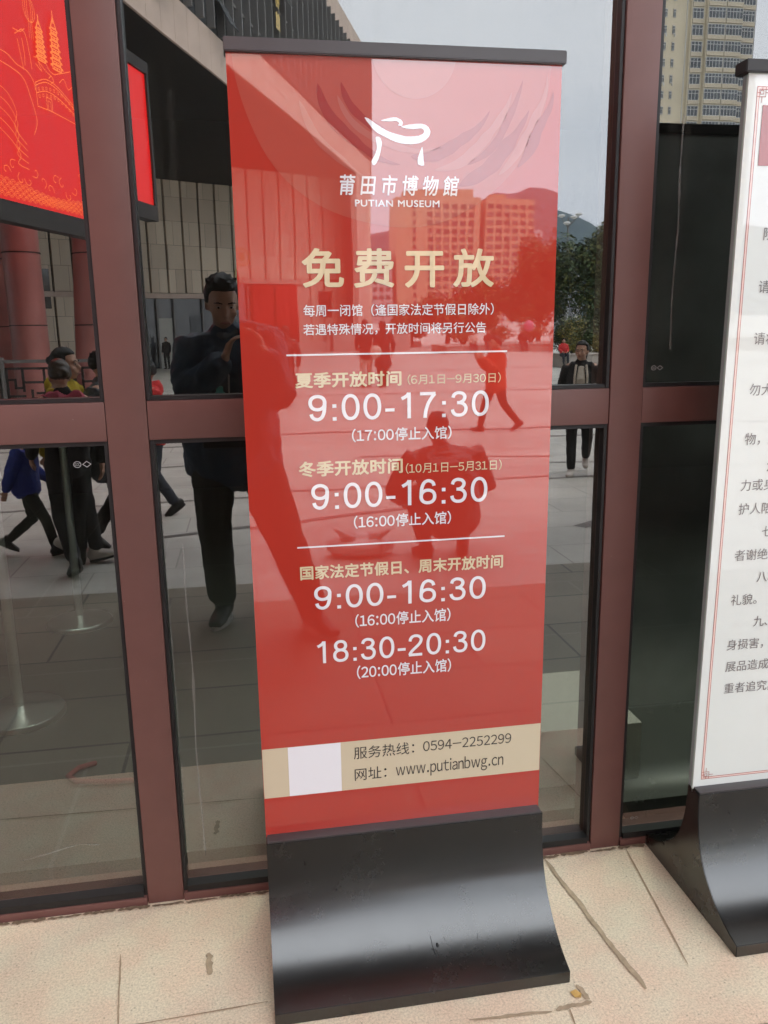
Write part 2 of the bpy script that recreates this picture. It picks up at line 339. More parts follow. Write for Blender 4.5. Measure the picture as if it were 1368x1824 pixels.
def coated_glass():
    m = bpy.data.materials.new('coated glass'); m.use_nodes = True; t = m.node_tree; n = t.nodes; l = t.links
    n.remove(n['Principled BSDF']); out = n['Material Output']
    fr = n.new('ShaderNodeFresnel'); fr.inputs[0].default_value = 2.72
    tr = n.new('ShaderNodeBsdfTransparent'); tr.inputs[0].default_value = (.42, .46, .40, 1)
    gl = n.new('ShaderNodeBsdfAnisotropic'); gl.inputs['Color'].default_value = (.98, .97, .955, 1); gl.inputs['Roughness'].default_value = 0.0
    mx = n.new('ShaderNodeMixShader'); l.new(fr.outputs[0], mx.inputs[0]); l.new(tr.outputs[0], mx.inputs[1]); l.new(gl.outputs[0], mx.inputs[2])
    # wavy float glass
    c = n.new('ShaderNodeTexCoord'); wz = n.new('ShaderNodeTexNoise'); wz.inputs['Scale'].default_value = 2.6; wz.inputs['Detail'].default_value = 1; l.new(c.outputs['Object'], wz.inputs['Vector'])
    bu = n.new('ShaderNodeBump'); bu.inputs['Strength'].default_value = .05; bu.inputs['Distance'].default_value = .004; l.new(wz.outputs[0], bu.inputs['Height']); l.new(bu.outputs[0], gl.inputs['Normal'])
    # dust and dried drips
    df = n.new('ShaderNodeBsdfDiffuse'); df.inputs[0].default_value = (.36, .345, .29, 1)
    mp = n.new('ShaderNodeMapping'); mp.inputs['Scale'].default_value = (34, 1, 1.1); l.new(c.outputs['Object'], mp.inputs[0])
    z = n.new('ShaderNodeTexNoise'); z.inputs['Scale'].default_value = 1; z.inputs['Detail'].default_value = 5; l.new(mp.outputs[0], z.inputs['Vector'])
    r1 = n.new('ShaderNodeMapRange'); r1.inputs[1].default_value = .52; r1.inputs[2].default_value = .85; r1.inputs[3].default_value = .004; r1.inputs[4].default_value = .06; l.new(z.outputs[0], r1.inputs[0])
    z2 = n.new('ShaderNodeTexNoise'); z2.inputs['Scale'].default_value = 5; z2.inputs['Detail'].default_value = 8; z2.inputs['Roughness'].default_value = .7; l.new(c.outputs['Object'], z2.inputs['Vector'])
    r2 = n.new('ShaderNodeMapRange'); r2.inputs[1].default_value = .5; r2.inputs[2].default_value = .8; r2.inputs[3].default_value = 0; r2.inputs[4].default_value = .07; l.new(z2.outputs[0], r2.inputs[0])
    sx = n.new('ShaderNodeSeparateXYZ'); l.new(c.outputs['Object'], sx.inputs[0])
    r3 = n.new('ShaderNodeMapRange'); r3.inputs[1].default_value = .03; r3.inputs[2].default_value = .45; r3.inputs[3].default_value = 1; r3.inputs[4].default_value = .08; l.new(sx.outputs[2], r3.inputs[0])
    mu = n.new('ShaderNodeMath'); mu.operation = 'MULTIPLY'; l.new(r2.outputs[0], mu.inputs[0]); l.new(r3.outputs[0], mu.inputs[1])
    ad = n.new('ShaderNodeMath'); ad.operation = 'ADD'; l.new(r1.outputs[0], ad.inputs[0]); l.new(mu.outputs[0], ad.inputs[1])
    m2 = n.new('ShaderNodeMixShader'); l.new(ad.outputs[0], m2.inputs[0]); l.new(mx.outputs[0], m2.inputs[1]); l.new(df.outputs[0], m2.inputs[2])
    l.new(m2.outputs[0], out.inputs[0])
    return m

def clear_mat():
    m = bpy.data.materials.new('clear glass'); m.use_nodes = True; t = m.node_tree; n = t.nodes
    n.remove(n['Principled BSDF']); tr = n.new('ShaderNodeBsdfTransparent'); tr.inputs[0].default_value = (.9, .95, .92, 1); t.links.new(tr.outputs[0], n['Material Output'].inputs[0]); return m

PR = 2.22   # optical density of the laminated sign face: strong mirror reflections
def printed(name, col, var=0.0, ior=PR, rough=.012): return mat(name, col, rough, var, 3, ior=ior, bump=.03, bscale=3.5, bdetail=1)

M = {}
M['ledge'] = granite('beige granite', (.775, .63, .48), (.42, .32, .225))
M['smear'] = mat('old sealant', s2l(166, 145, 120), .85, .2, 60, bump=.2)
M['joint'] = mat('slab joint', s2l(158, 134, 110), .9, .25, 40)
M['plaza'] = paving('plaza paving', (.50, .485, .44), (.44, .43, .39), (.27, .26, .235))
M['band'] = mat('dark paving strip', (.15, .135, .125), .7, .2, 5)
M['maroon'] = mat('maroon powder coated aluminium', s2l(107, 73, 67), .42, .06, 14, ior=1.45, bump=.02, bscale=300, var2=.07, scale2=1.4, specks=(.42, .33, .28))
M['rubber'] = mat('black rubber', (.012, .011, .011), .5)
M['glass'] = coated_glass(); M['clear'] = clear_mat()
M['mark'] = mat('etched mark', (.42, .42, .42), .6)
M['black'] = mat('black satin metal', (.0035, .003, .0025), .26, .10, 20, ior=1.85, bump=.004, bscale=5, rvar=.035)
M['capgrey'] = mat('dark grey anodised metal', s2l(58, 53, 54), .36, .08, 9, ior=1.6)
M['board'] = mat('black board', (.28, .29, .28), .42, .35, 5, ior=1.5, detail=7)
M['red'] = printed('red print', (.43, .037, .023), .03)
M['red2'] = printed('red print pale', (.425, .070, .048)); M['red3'] = printed('red print paler', (.44, .11, .085)); M['red4'] = printed('red print deep', (.33, .026, .022))
M['white'] = printed('white print', (.80, .78, .80)); M['gold'] = printed('gold print', (.70, .57, .36)); M['cream'] = printed('cream print', (.60, .50, .345)); M['ink'] = printed('dark ink', (.045, .04, .035))
M['edge'] = mat('pale edge strip', (.70, .66, .66), .3); M['edgeg'] = mat('green glass edge', (.50, .62, .55), .15)
M['steel'] = mat('polished steel', (.80, .79, .77), .30, metal=1.0)
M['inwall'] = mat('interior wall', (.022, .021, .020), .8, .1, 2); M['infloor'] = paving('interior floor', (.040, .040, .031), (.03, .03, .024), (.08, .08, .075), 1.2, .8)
M['stone'] = cladding('pale stone cladding', (.82, .70, .55), (.62, .52, .41), (.28, .24, .19), .99, 1.3)
M['stone2'] = mat('warm grey fascia', (.60, .47, .39), .6, .12, 1.2)
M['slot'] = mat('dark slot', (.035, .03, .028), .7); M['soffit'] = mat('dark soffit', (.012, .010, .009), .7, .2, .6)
M['wglass'] = mat('dark window glass', (.05, .055, .06), .08, ior=1.8); M['fin'] = mat('grey fin', (.17, .165, .16), .5)
M['redcol'] = mat('red lacquered column', (.42, .185, .165), .4, .16, 1.5)
M['led'] = mat('lit red display', (.1, .0, .0), .4, emit=(1.0, .012, .010), estr=1.9); M['ledline'] = mat('lit orange line', (.1, .05, .0), .4, emit=(1.0, .22, .05), estr=3.0); M['ledgold'] = mat('lit gold line', (.1, .05, .0), .4, emit=(1.0, .38, .08), estr=2.5)
M['banner'] = mat('red banner cloth', (.55, .02, .02), .7, .1, 3); M['goldpaint'] = mat('gold paint', (.62, .45, .14), .35)
M['leaf'] = mat('dark green leaf', (.045, .075, .025), .55, .5, .9, detail=2); M['leaf2'] = mat('olive green leaf', (.11, .12, .028), .55, .5, 1.3, detail=2); M['leaf3'] = mat('yellow green leaf', (.26, .21, .035), .55, .4, 2)
M['bark'] = mat('bark', (.09, .07, .05), .9, .3, 6); M['cream_wall'] = mat('cream render', (.64, .56, .41), .8, .08, .15); M['tan_wall'] = mat('tan tiled wall', (.54, .37, .235), .75, .08, .08)
M['pale_wall'] = mat('pale wall', (.40, .385, .37), .8, .08, .05); M['pane'] = mat('window pane', (.10, .11, .12), .12, .5, .6); M['wframe'] = mat('white window frame', (.62, .62, .60), .5); M['balc'] = mat('tan balcony', (.55, .48, .36), .8)
M['hill'] = mat('forested hill', (.045, .065, .05), .95, .3, .02); M['planter'] = mat('pale planter stone', (.42, .38, .34), .8, .12, 1)
SKIN = mat('skin', (.46, .27, .19), .5, .06, 20); HAIR = mat('black hair', (.010, .009, .008), .6, .3, 60); HAIRB = mat('brown hair', (.05, .03, .018), .4, .3, 60)
EYE = mat('eye', (.01, .008, .007), .2); LIP = mat('lips', (.36, .14, .12), .5)
def cloth(n, c, r=.8): return mat(n, c, r, .18, 12, bump=.15, bscale=90)
NAVY = cloth('navy cloth', (.013, .034, .064), .55); BLACK = cloth('black cloth', (.012, .012, .013)); OLIVE = cloth('dark olive cloth', (.022, .022, .016)); REDC = cloth('red cloth', (.55, .03, .03)); ORED = cloth('orange red cloth', (.62, .07, .03))
YEL = cloth('yellow cloth', (.50, .37, .02)); PINK = cloth('pink cloth', (.42, .06, .10)); BLUE = cloth('blue cloth', (.02, .04, .26)); GREY = cloth('grey quilted cloth', (.09, .10, .11)); PLUM = cloth('dark plum cloth', (.05, .02, .02)); LEATHER = mat('dark leather', (.035, .02, .015), .42, .2, 15)
CREAMC = cloth('cream cloth', (.55, .50, .42)); DENIM = cloth('dark denim', (.03, .035, .05)); SHOEW = mat('white shoe', (.55, .52, .48), .6); SHOEB = mat('black shoe', (.015, .014, .014), .5); SOLE = mat('pale sole', (.45, .44, .42), .7)
M['phone'] = mat('phone back', (.02, .03, .05), .1, ior=1.6); M['teal'] = mat('teal plastic', (.03, .30, .28), .4); M['plastic'] = mat('thin white plastic bag', (.6, .58, .56), .25); M['rope'] = mat('red rope', (.16, .02, .02), .8)

# ================================================================== setting: ground
g = MB()
S_ = 2400
g.face([(-S_, -S_, -.3), (S_, -S_, -.3), (S_, 400, -.3), (-S_, 400, -.3)])
tag(g.build('plaza', M['plaza']), kind='structure')
# raised granite pavement in front of the glass with one step down to the plaza
g = MB()
g.box(-34, 40, -.62, .05, -.292, 0)
o = g.build('pavement', M['ledge']); tag(o, kind='structure')
g = MB(); g.box(-34, 40, -2.70, -.6225, -.292, -.002); tag(g.build('paving', paving('brown grey slabs', (.25, .22, .165), (.175, .155, .115), (.06, .054, .044), .95, .42)), kind='structure')
g = MB(); g.box(-34, 40, -3.06, -2.704, -.296, -.15); tag(g.build('step', M['ledge']), kind='structure')
# joints and old sealant smears lie in the stone (thin inlays)
def ragged(g, p, q, w_, z=.003, n=26, amp=.35, mi=0):
    p = Vector((*p, z)); q = Vector((*q, z)); d = (q - p); nrm = Vector((-d.y, d.x, 0)).normalized(); a = []; b = []
    for i in range(n + 1):
        t = i / n; c = p + d * t + nrm * w_ * .5 * noise.noise(Vector((t * 5, p.x * 9, p.y)))
        k = min(1, t * 8 + .35, (1 - t) * 8 + .35)
        a.append(c + nrm * w_ * .5 * k * (1 + amp * random.uniform(-1, 1))); b.append(c - nrm * w_ * .5 * k * (1 + amp * random.uniform(-1, 1)))
    for i in range(n): g.face([a[i], a[i + 1], b[i + 1], b[i]], mi)
g = MB()
ragged(g, (.752, -.022), (.806, -.495), .013)
ragged(g, (.66, -.455), (.672, -.50), .010, n=8); ragged(g, (.675, -.505), (.59, -.512), .010, n=14); ragged(g, (.58, -.513), (.40, -.505), .007, n=14)
ragged(g, (-.155, -.205), (-.148, -.275), .014, n=10, amp=.3)
tag(g.build('sealant_smear', M['smear']), kind='structure')
g = MB()
for k in range(60):
    xx = -2.6 + k * .085; ragged(g, (xx, -.010 - random.random() * .004), (xx + .08, -.010 - random.random() * .004), .006 + .008 * random.random(), n=10, amp=.6)
tag(g.build('grit_shade', mat('grit_shade', s2l(120, 100, 80), .9, .3, 90)), kind='stuff')  # ragged brown strip: sill grit with the dark contact shade painted in
g = MB()
for p, q in (((.990, -.02), (.936, -.445)), ((-.36, -.17), (-.335, -.40)), ((-1.6, -.44), (-.02, -.375)), ((.62, -.515), (.61, -.615)), ((-.95, -.02), (-.95, -.42)), ((1.9, -.02), (1.9, -.43)), ((-2.2, -.02), (-2.2, -.44))): ragged(g, p, q, .0035, .0022, 20, .3)
tag(g.build('pavement_joints', M['joint']), kind='structure')
# dark strips let into the plaza
g = MB()
for p, q, wd in (((-9, -6.2), (9, -7.6), .07), ((-14, -12), (16, -10.6), .16), ((-14, -17), (22, -18.6), .16), ((-16, -26), (28, -26.5), .2), ((2.9, -4.75), (4.4, -5.75), .13), ((-.9, -5.2), (1.6, -6.0), .09), ((-5, -8.4), (-.6, -9.4), .09), ((1.4, -9.0), (4.8, -8.2), .08)):
    p = Vector((*p, -.296)); q = Vector((*q, -.296)); d = (q - p).normalized(); nn = Vector((-d.y, d.x, 0)) * wd / 2
    g.face([p + nn, q + nn, q - nn, p - nn])
o = g.build('paving_strip', M['band']); tag(o, kind='structure')

# ================================================================== glass wall of the museum
MULL = [(-3.93, -3.84), (-2.725, -2.635), (-1.52, -1.43), (-.3153, -.2252), (.8914, .9777), (2.10, 2.19), (3.31, 3.40), (4.52, 4.61)]
ZT0, ZT1 = 1.2002, 1.2888
gw = thing('glass_wall', 'tall dark reflective glass wall in maroon metal frames behind the two standing boards', 'glass wall')
for a, b in MULL:
    m = MB(); m.box(a, b, 0, .12, 0.0, 3.2, .003); m.build('mullion', M['maroon'], gw, ang=40)
GY = .032
rows = [(.03, ZT0), (ZT1, 3.10)]
for i in range(len(MULL) - 1):
    x0 = MULL[i][1]; x1 = MULL[i + 1][0]
    for z0, z1, nm in ((ZT0, ZT1, 'transom'), (0, .022, 'sill'), (3.10, 3.2, 'transom')):
        m = MB(); m.box(x0 + .0012, x1 - .0012, .002 if nm == 'transom' else -.004, .118, z0, z1, .002); m.build(nm, M['maroon'], gw, ang=40)
    for r_, (z0, z1) in enumerate(((.022, ZT0), (ZT1, 3.10))):
        m = MB((x0, GY, z0)); gk = .010; gb = .018 if r_ == 0 else .010
        # pane: mirror coated outer face, clear other faces
        m.box(x0 + gk, x1 - gk, GY, GY + .006, z0 + gb, z1 - gk)
        m.bm.faces.ensure_lookup_table()
        for f in m.bm.faces:
            f.material_index = 0 if all(abs(v.co.y) < 1e-5 for v in f.verts) else 1
        pn = m.build('glass_pane', [M['glass'], M['clear']], gw); pn.location = (x0, GY, z0)
        q = MB((x0, GY, z0))
        q.box(x0 + .0008, x0 + gk, .006, GY - .0004, z0 + .0008, z1 - .0008, .0015); q.box(x1 - gk, x1 - .0008, .006, GY - .0004, z0 + .0008, z1 - .0008, .0015)
        q.box(x0 + gk, x1 - gk, .008, GY - .0008, z1 - gk, z1 - .0008); q.box(x0 + gk, x1 - gk, .010 if r_ else -.001, GY - .0008, z0 + .0008, z0 + gb)
        q.build('gasket', M['rubber'], pn)
# makers' safety marks etched on three panes
def etched(pane_x, x, z, s=1.0):
    par = None
    for o in gw.children:
        if o.name.startswith('glass_pane') and abs(o.location.x - pane_x) < .01 and o.location.z < z < o.location.z + (1.2 if o.location.z < .5 else 1.9): par = o
    org = par.location
    pl = lambda u, v, k=0: Vector((u, GY - .0008 - k, v)) - org
    g = MB(org); n = 26
    for k in range(n):
        a0 = 6.28318 * k / n; a1 = 6.28318 * (k + 1) / n
        g.face([(x + math.cos(a) * .0075 * r * 1.15 * s, GY - .0008, z + math.sin(a) * .0075 * r * s) for a, r in ((a0, 1), (a1, 1), (a1, .84), (a0, .84))])
    cx = x + .021 * s
    for k in range(4):
        a0 = math.pi / 2 * k; a1 = a0 + math.pi / 2
        g.face([(cx + math.cos(a) * .0085 * r * 1.2 * s, GY - .0008, z + math.sin(a) * .0075 * r * s) for a, r in ((a0, 1), (a1, 1), (a1, .78), (a0, .78))])
    g.build('safety_mark', M['mark'], par)
    text_on('safety_mark', 'CCC', (x - .0055 * s, x + .0055 * s, z - .003 * s, z + .003 * s), pl, M['mark'], par)
DRIP = bpy.data.materials.new('dried drip'); DRIP.use_nodes = True
_t = DRIP.node_tree; _d = _t.nodes['Principled BSDF']; _d.inputs['Base Color'].default_value = (.55, .54, .50, 1); _d.inputs['Roughness'].default_value = .9; _d.inputs['Alpha'].default_value = .20
def drip(pane_x, zlow, pts, wd):
    par = [o for o in gw.children if o.name.startswith('glass_pane') and abs(o.location.x - pane_x) < .01 and (o.location.z > 1) == (zlow > 1)][0]
    g = MB(par.location); P = curve(pts, 8)
    for i, (a, b_) in enumerate(zip(P, P[1:])):
        k0 = wd * (.35 + abs(noise.noise(Vector((i * .31, pane_x, 1)))) * 1.5); k1 = wd * (.35 + abs(noise.noise(Vector((i * .31 + .31, pane_x, 1)))) * 1.5)
        g.face([(a[0] - k0, GY - .0012, a[1]), (a[0] + k0, GY - .0012, a[1]), (b_[0] + k1, GY - .0012, b_[1]), (b_[0] - k1, GY - .0012, b_[1])])
    g.build('dried_drip', DRIP, par)
drip(-.2252, .1, [(-.168, .94), (-.170, .80), (-.166, .62), (-.171, .40), (-.168, .22), (-.166, .10)], .0035)
drip(-.2252, .1, [(-.212, 1.0), (-.2105, .5), (-.211, .2)], .0015)
drip(.9777, 1.2, [(1.062, 1.93), (1.060, 1.80), (1.063, 1.68), (1.058, 1.52), (1.062, 1.38)], .0035)
drip(-1.43, .1, [(-.62, .145), (-.56, .155), (-.48, .172), (-.43, .165)], .008)
etched(-1.43, -.392, 1.146); etched(.9777, 1.02, 1.335, .8); etched(.9777, 1.03, .062, .6)
# ---- dark room behind the glass and the stone wall above it
mb_ = thing('museum_hall', 'dark interior hall and pale stone wall above the glass wall', 'museum building')
def part(nm, m, *bx):
    g = MB()
    for b in bx: g.box(*b)
    return g.build(nm, m, mb_)
part('upper_wall', M['stone2'], (-34, 40, .02, .4, 3.2, 6.6))
part('overhang_soffit', M['soffit'], (-34, 40, -2.5, .4, 6.6, 6.75)); part('overhang_fascia', M['stone2'], (-34, 40, -2.7, -2.502, 6.5, 8.4)); part('overhang_roof', M['soffit'], (-34, 40, -2.5, .4, 8.2, 8.4))
part('back_wall', M['inwall'], (-34, 40, 6.0, 6.2, 0, 3.6)); part('ceiling', M['inwall'], (-34, 40, .41, .9, 3.3, 3.5), (-34, 40, 2.5, 6.0, 3.3, 3.5), (-34, -3.5, .901, 2.499, 3.31, 3.5), (4.2, 40, .901, 2.499, 3.31, 3.5))  # opening in the ceiling is invented, added to bring daylight onto the floor
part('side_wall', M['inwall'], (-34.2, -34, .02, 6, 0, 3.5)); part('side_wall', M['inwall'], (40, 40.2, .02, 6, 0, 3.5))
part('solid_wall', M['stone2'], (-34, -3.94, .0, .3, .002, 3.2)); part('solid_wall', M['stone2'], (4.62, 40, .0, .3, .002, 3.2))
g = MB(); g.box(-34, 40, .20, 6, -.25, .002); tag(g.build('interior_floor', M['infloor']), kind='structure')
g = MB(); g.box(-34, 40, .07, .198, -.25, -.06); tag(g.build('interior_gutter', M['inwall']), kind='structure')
def stanchion(x, y, r, lab):
    t = thing('rope_barrier_post', lab, 'barrier post', (x, y, .002), 'steel rope posts inside the hall')
    g = MB((x, y, .002)); g.lathe((x, y, .002), [(r, 0), (r, .012), (r * .96, .022), (r * .5, .032), (.03, .045)], 48); g.build('base', M['steel'], t, ang=35)
    g = MB((x, y, .002)); g.cyl((x, y, .04), (x, y, .92), .019, seg=20); g.lathe((x, y, .92), [(.03, 0), (.034, .02), (.03, .045), (.012, .06)], 20); g.build('pole', M['steel'], t, ang=35)
stanchion(-.90, 2.25, .16, 'polished steel rope post inside the hall, the one farther from the glass')
stanchion(-.93, 1.20, .17, 'polished steel rope post inside the hall, the one nearer the glass')
g = MB((-.5, .65, 0)); g.tube([(-.42, .60, .016), (-.52, .61, .016), (-.61, .63, .016), (-.645, .67, .016), (-.62, .72, .016), (-.57, .74, .016)], [.009] * 6, 10)
o = g.build('rope', M['rope'], smooth=True); o.location = (-.5, .65, 0); tag(o, 'short red rope lying curled on the hall floor behind the left glass', 'rope')
g = MB((.95, .55, 0)); g.box(.74, 1.2, .32, .75, .003, .20, .006); o = g.build('low_plinth', M['planter'], ang=40); o.location = (.95, .55, 0); tag(o, 'low grey block on the floor just inside the glass beside the red board', 'plinth')

# ================================================================== the two standing boards
TILT = .0095
CAPB = mat('black anodised metal', s2l(40, 36, 36), .4, .08, 9)
SCUFF = mat('scuff', (.006, .006, .006), .8)
def fy(z): return -.228 - TILT * (z - 1.15)       # front face of a board
def stand(name, label, x0, wid, face_mat, white):
    root = thing(name, label, 'notice board', (x0 + wid / 2, -.223, 0), 'standing notice boards'); org = root.location.copy()
    x1 = x0 + wid
    def slab(nm, m, a, b, za, zb, d0, d1, bev=0):
        """piece of the tilted board between depths d0 (front) and d1"""
        g = MB(org); v = [Vector((x, fy(z) + d, z)) for x in (a, b) for d in (d0, d1) for z in (za, zb)]
        for q in ((0, 1, 3, 2), (4, 6, 7, 5), (0, 4, 5, 1), (2, 3, 7, 6), (0, 2, 6, 4), (1, 5, 7, 3)): g.face([v[i] for i in q])
        bmesh.ops.remove_doubles(g.bm, verts=g.bm.verts, dist=1e-5)
        if bev: bmesh.ops.bevel(g.bm, geom=list(g.bm.edges), offset=bev, segments=2, affect='EDGES')
        return g.build(nm, m, root, ang=40 if bev else None)
    slab('face_panel', face_mat, x0, x1, .292, 1.948, 0, .005)
    slab('back_board', M['board'], x0 + .002, x1 - .002, .292, 1.948, .0095, .024)
    slab('edge_strip', M['edgeg'] if white else M['edge'], x0 + .001, x0 + .0035, .296, 1.944, .0052, .0093)
    slab('edge_strip', M['capgrey'], x1 - .004, x1 - .001, .296, 1.944, .0052, .0093)
    slab('top_cap', CAPB if white else M['capgrey'], x0 - .0035 - (.009 if white else 0), x1 + .006, 1.9435, 1.968, -.010, .034, .0018)
    # flared foot: concave sheet in front and behind
    fr = [(-.250, .302), (-.2505, .270), (-.254, .232), (-.261, .195), (-.271, .163), (-.284, .137), (-.300, .114), (-.320, .094), (-.342, .075), (-.366, .059), (-.390, .047), (-.414, .038), (-.445, .0305), (-.445, .0)]
    cy = -.2235
    bk = [(2 * cy - y, z) for y, z in fr][::-1]
    g = MB(org); g.prism_x(fr + bk, x0, x1 + .0005)
    bmesh.ops.recalc_face_normals(g.bm, faces=g.bm.faces)
    sharp = [e for e in g.bm.edges if len(e.link_faces) == 2 and e.calc_face_angle(0) > .6]
    bmesh.ops.bevel(g.bm, geom=sharp, offset=.0016, segments=2, affect='EDGES')
    fo = g.build('base', M['black'], root, ang=32)
    g = MB(org); nrm = Vector((0, -.554, .832)); tg = Vector((0, -.832, -.554)); rnd = random.Random(3 if white else 5)
    def on(u, k, lift=.0006): return Vector((x0 + u, -.354, .067)) + tg * k + nrm * (lift + .9 * k * k)
    if not white:
        g.face([on(.370, -.004), on(.374, -.005), on(.376, .003), on(.372, .006), on(.369, .002)])
        for sq in (((.345, .006), (.355, .004), (.362, .010), (.366, .020), (.363, .030)), ((.350, .010), (.360, .006), (.368, .012), (.372, .024)), ((.360, -.02), (.361, .0), (.364, .02))):
            P = curve(list(sq), 5)
            for a, b_ in zip(P, P[1:]): g.face([on(a[0] - .0005, a[1]), on(a[0] + .0005, a[1]), on(b_[0] + .0005, b_[1]), on(b_[0] - .0005, b_[1])])
    for k in range(7):
        u = rnd.uniform(.05, .6); q = rnd.uniform(-.02, .02); l_ = rnd.uniform(.008, .022); a = rnd.uniform(-.5, .5)
        g.face([on(u, q), on(u + .0006, q), on(u + l_ * a + .0004, q + l_), on(u + l_ * a, q + l_)])
    fb = bmesh.new(); fb.from_mesh(fo.data); n0 = len(fb.faces); sm = g.mesh('x'); fb.from_mesh(sm); bpy.data.meshes.remove(sm); fb.faces.ensure_lookup_table()
    for f in fb.faces[n0:]: f.material_index = 1
    fb.to_mesh(fo.data); fb.free(); fo.data.materials.append(SCUFF)
    g = MB(org); g.box(x0 + .003, x1 - .003, -.2495, -.1975, .3025, .3065, .001); g.build('rim', M['capgrey'], fo, ang=40)
    return root, org, slab
def placer(org, x0, d=.0008): return lambda u, z, k=0: Vector((x0 + u, fy(z) - d - k, z)) - org

# ---- red opening hours board
X0, WD = -.0065, .656
R1, O1, slab1 = stand('opening_hours_board', 'tall red opening hours board with white and gold lettering on a flared black foot', X0, WD, M['red'], False)
pl = placer(O1, X0, .0012); pa = placer(O1, X0, .0004); pb = placer(O1, X0, .0007)
def outward(b):
    b.normal_update()
    bad = [f for f in b.faces if f.normal.y > 0]
    if bad: bmesh.ops.reverse_faces(b, faces=bad)
def flat(nm, pts, m, root, place):
    me = bpy.data.meshes.new(nm); b = bmesh.new()
    f = b.faces.new([b.verts.new(place(*p)) for p in pts]); b.normal_update(); bmesh.ops.triangulate(b, faces=[f]); outward(b); b.to_mesh(me); b.free()
    return link(nm, me, m, root)
# big pale moon, its small sun and the brushed cloud swirls (all clipped by the board's edge)
ZTOP = 1.9425
def disc_pts(cx, cz, r, wob=0, n=120):
    P = []
    for k in range(n):
        a = 6.28318 * k / n; rr = r * (1 + wob * noise.noise(Vector((math.cos(a) * 2.2, math.sin(a) * 2.2, r * 7))))
        P.append((min(max(cx + math.cos(a) * rr, .0015), WD - .0015), min(cz + math.sin(a) * rr, ZTOP)))
    return P
flat('moon', disc_pts(.323, 1.948, .311, .02), M['red2'], R1, pa)
flat('sun_disc', disc_pts(.357, 1.957, .083), M['red3'], R1, pb)
def arc_stroke(cx, cz, r, a0, a1, wd, n=40):
    o_, i_ = [], []
    for k in range(n + 1):
        t = k / n; a = math.radians(a0 + (a1 - a0) * t); h = 1.7 * wd * (abs(math.sin(math.pi * t ** .75)) ** .8 + .02) * (1 + .35 * noise.noise(Vector((t * 7, r * 30, 0))))
        q = r * (1 + .03 * noise.noise(Vector((t * 2.5, r * 20, 5))))
        for L_, s_ in ((o_, 1), (i_, -1)):
            L_.append((min(max(cx + math.cos(a) * (q + s_ * h / 2), .0015), WD - .0015), min(cz + math.sin(a) * (q + s_ * h / 2), ZTOP)))
    return o_ + i_[::-1]
for i, (r, a0, a1, wd, k) in enumerate(((.148, 198, 272, .010, 4), (.164, 205, 290, .008, 3), (.175, 268, 330, .013, 4), (.192, 195, 262, .012, 4), (.205, 282, 345, .012, 3), (.222, 300, 352, .010, 4), (.238, 200, 250, .009, 3), (.247, 292, 340, .016, 4), (.268, 310, 356, .010, 3), (.285, 318, 350, .012, 4))):
    p3 = placer(O1, X0, .0009)
    flat('cloud_swirl', arc_stroke(.355, 1.945, r, a0, a1, wd), M['red%d' % k], R1, p3)
# emblem
EM = [[(0.2587, 1.8371), (0.2665, 1.8359), (0.2787, 1.828), (0.2944, 1.819), (0.308, 1.8131), (0.3261, 1.8084), (0.3398, 1.806), (0.3559, 1.8063), (0.3697, 1.8093), (0.3755, 1.8147), (0.3732, 1.8198), (0.3675, 1.8208), (0.3537, 1.8194), (0.34, 1.8205), (0.3297, 1.823), (0.3446, 1.8269), (0.3629, 1.829), (0.3744, 1.8286), (0.3836, 1.8243), (0.3882, 1.816), (0.3859, 1.8076), (0.3789, 1.8001), (0.3674, 1.7946), (0.3489, 1.7917), (0.3306, 1.7928), (0.3123, 1.7976), (0.2942, 1.8056), (0.2807, 1.8125), (0.2718, 1.8206)],
      [(0.2901, 1.833), (0.3037, 1.8374), (0.3174, 1.8396), (0.3264, 1.8374), (0.3327, 1.8324), (0.332, 1.8251), (0.324, 1.8253), (0.3263, 1.8291), (0.3196, 1.8331), (0.3082, 1.8322)],
      [(0.2795, 1.8021), (0.2851, 1.8039), (0.2896, 1.8003), (0.2913, 1.7899), (0.2881, 1.7752), (0.2834, 1.7615), (0.2775, 1.753), (0.273, 1.7529), (0.2708, 1.7602), (0.2778, 1.7719), (0.2815, 1.7855)],
      [(0.3715, 1.7869), (0.3733, 1.779), (0.3742, 1.7663), (0.3753, 1.7536), (0.3661, 1.7539), (0.3626, 1.7587), (0.365, 1.7725)]]
def smooth_poly(P, n=5):
    out = []; k = len(P)
    for i in range(k):
        a, b, c, d = (Vector((*P[(i + j) % k], 0)) for j in (-1, 0, 1, 2))
        for s in range(n):
            t = s / n; q = .5 * (2 * b + (c - a) * t + (2 * a - 5 * b + 4 * c - d) * t * t + (3 * b - a - 3 * c + d) * t ** 3)
            out.append((q.x + .0005 * noise.noise(q * 900), q.y + .0005 * noise.noise(q * 900 + Vector((9, 9, 9)))))
    return out
b = bmesh.new()
for P in EM:
    f = b.faces.new([b.verts.new(pl(*q)) for q in smooth_poly(P)]); b.normal_update(); bmesh.ops.triangulate(b, faces=[f])
outward(b); me = bpy.data.meshes.new('emblem'); b.to_mesh(me); b.free()
tag(link('emblem', me, M['white'], R1), 'white brush stroke emblem of a roof')
BO = .024
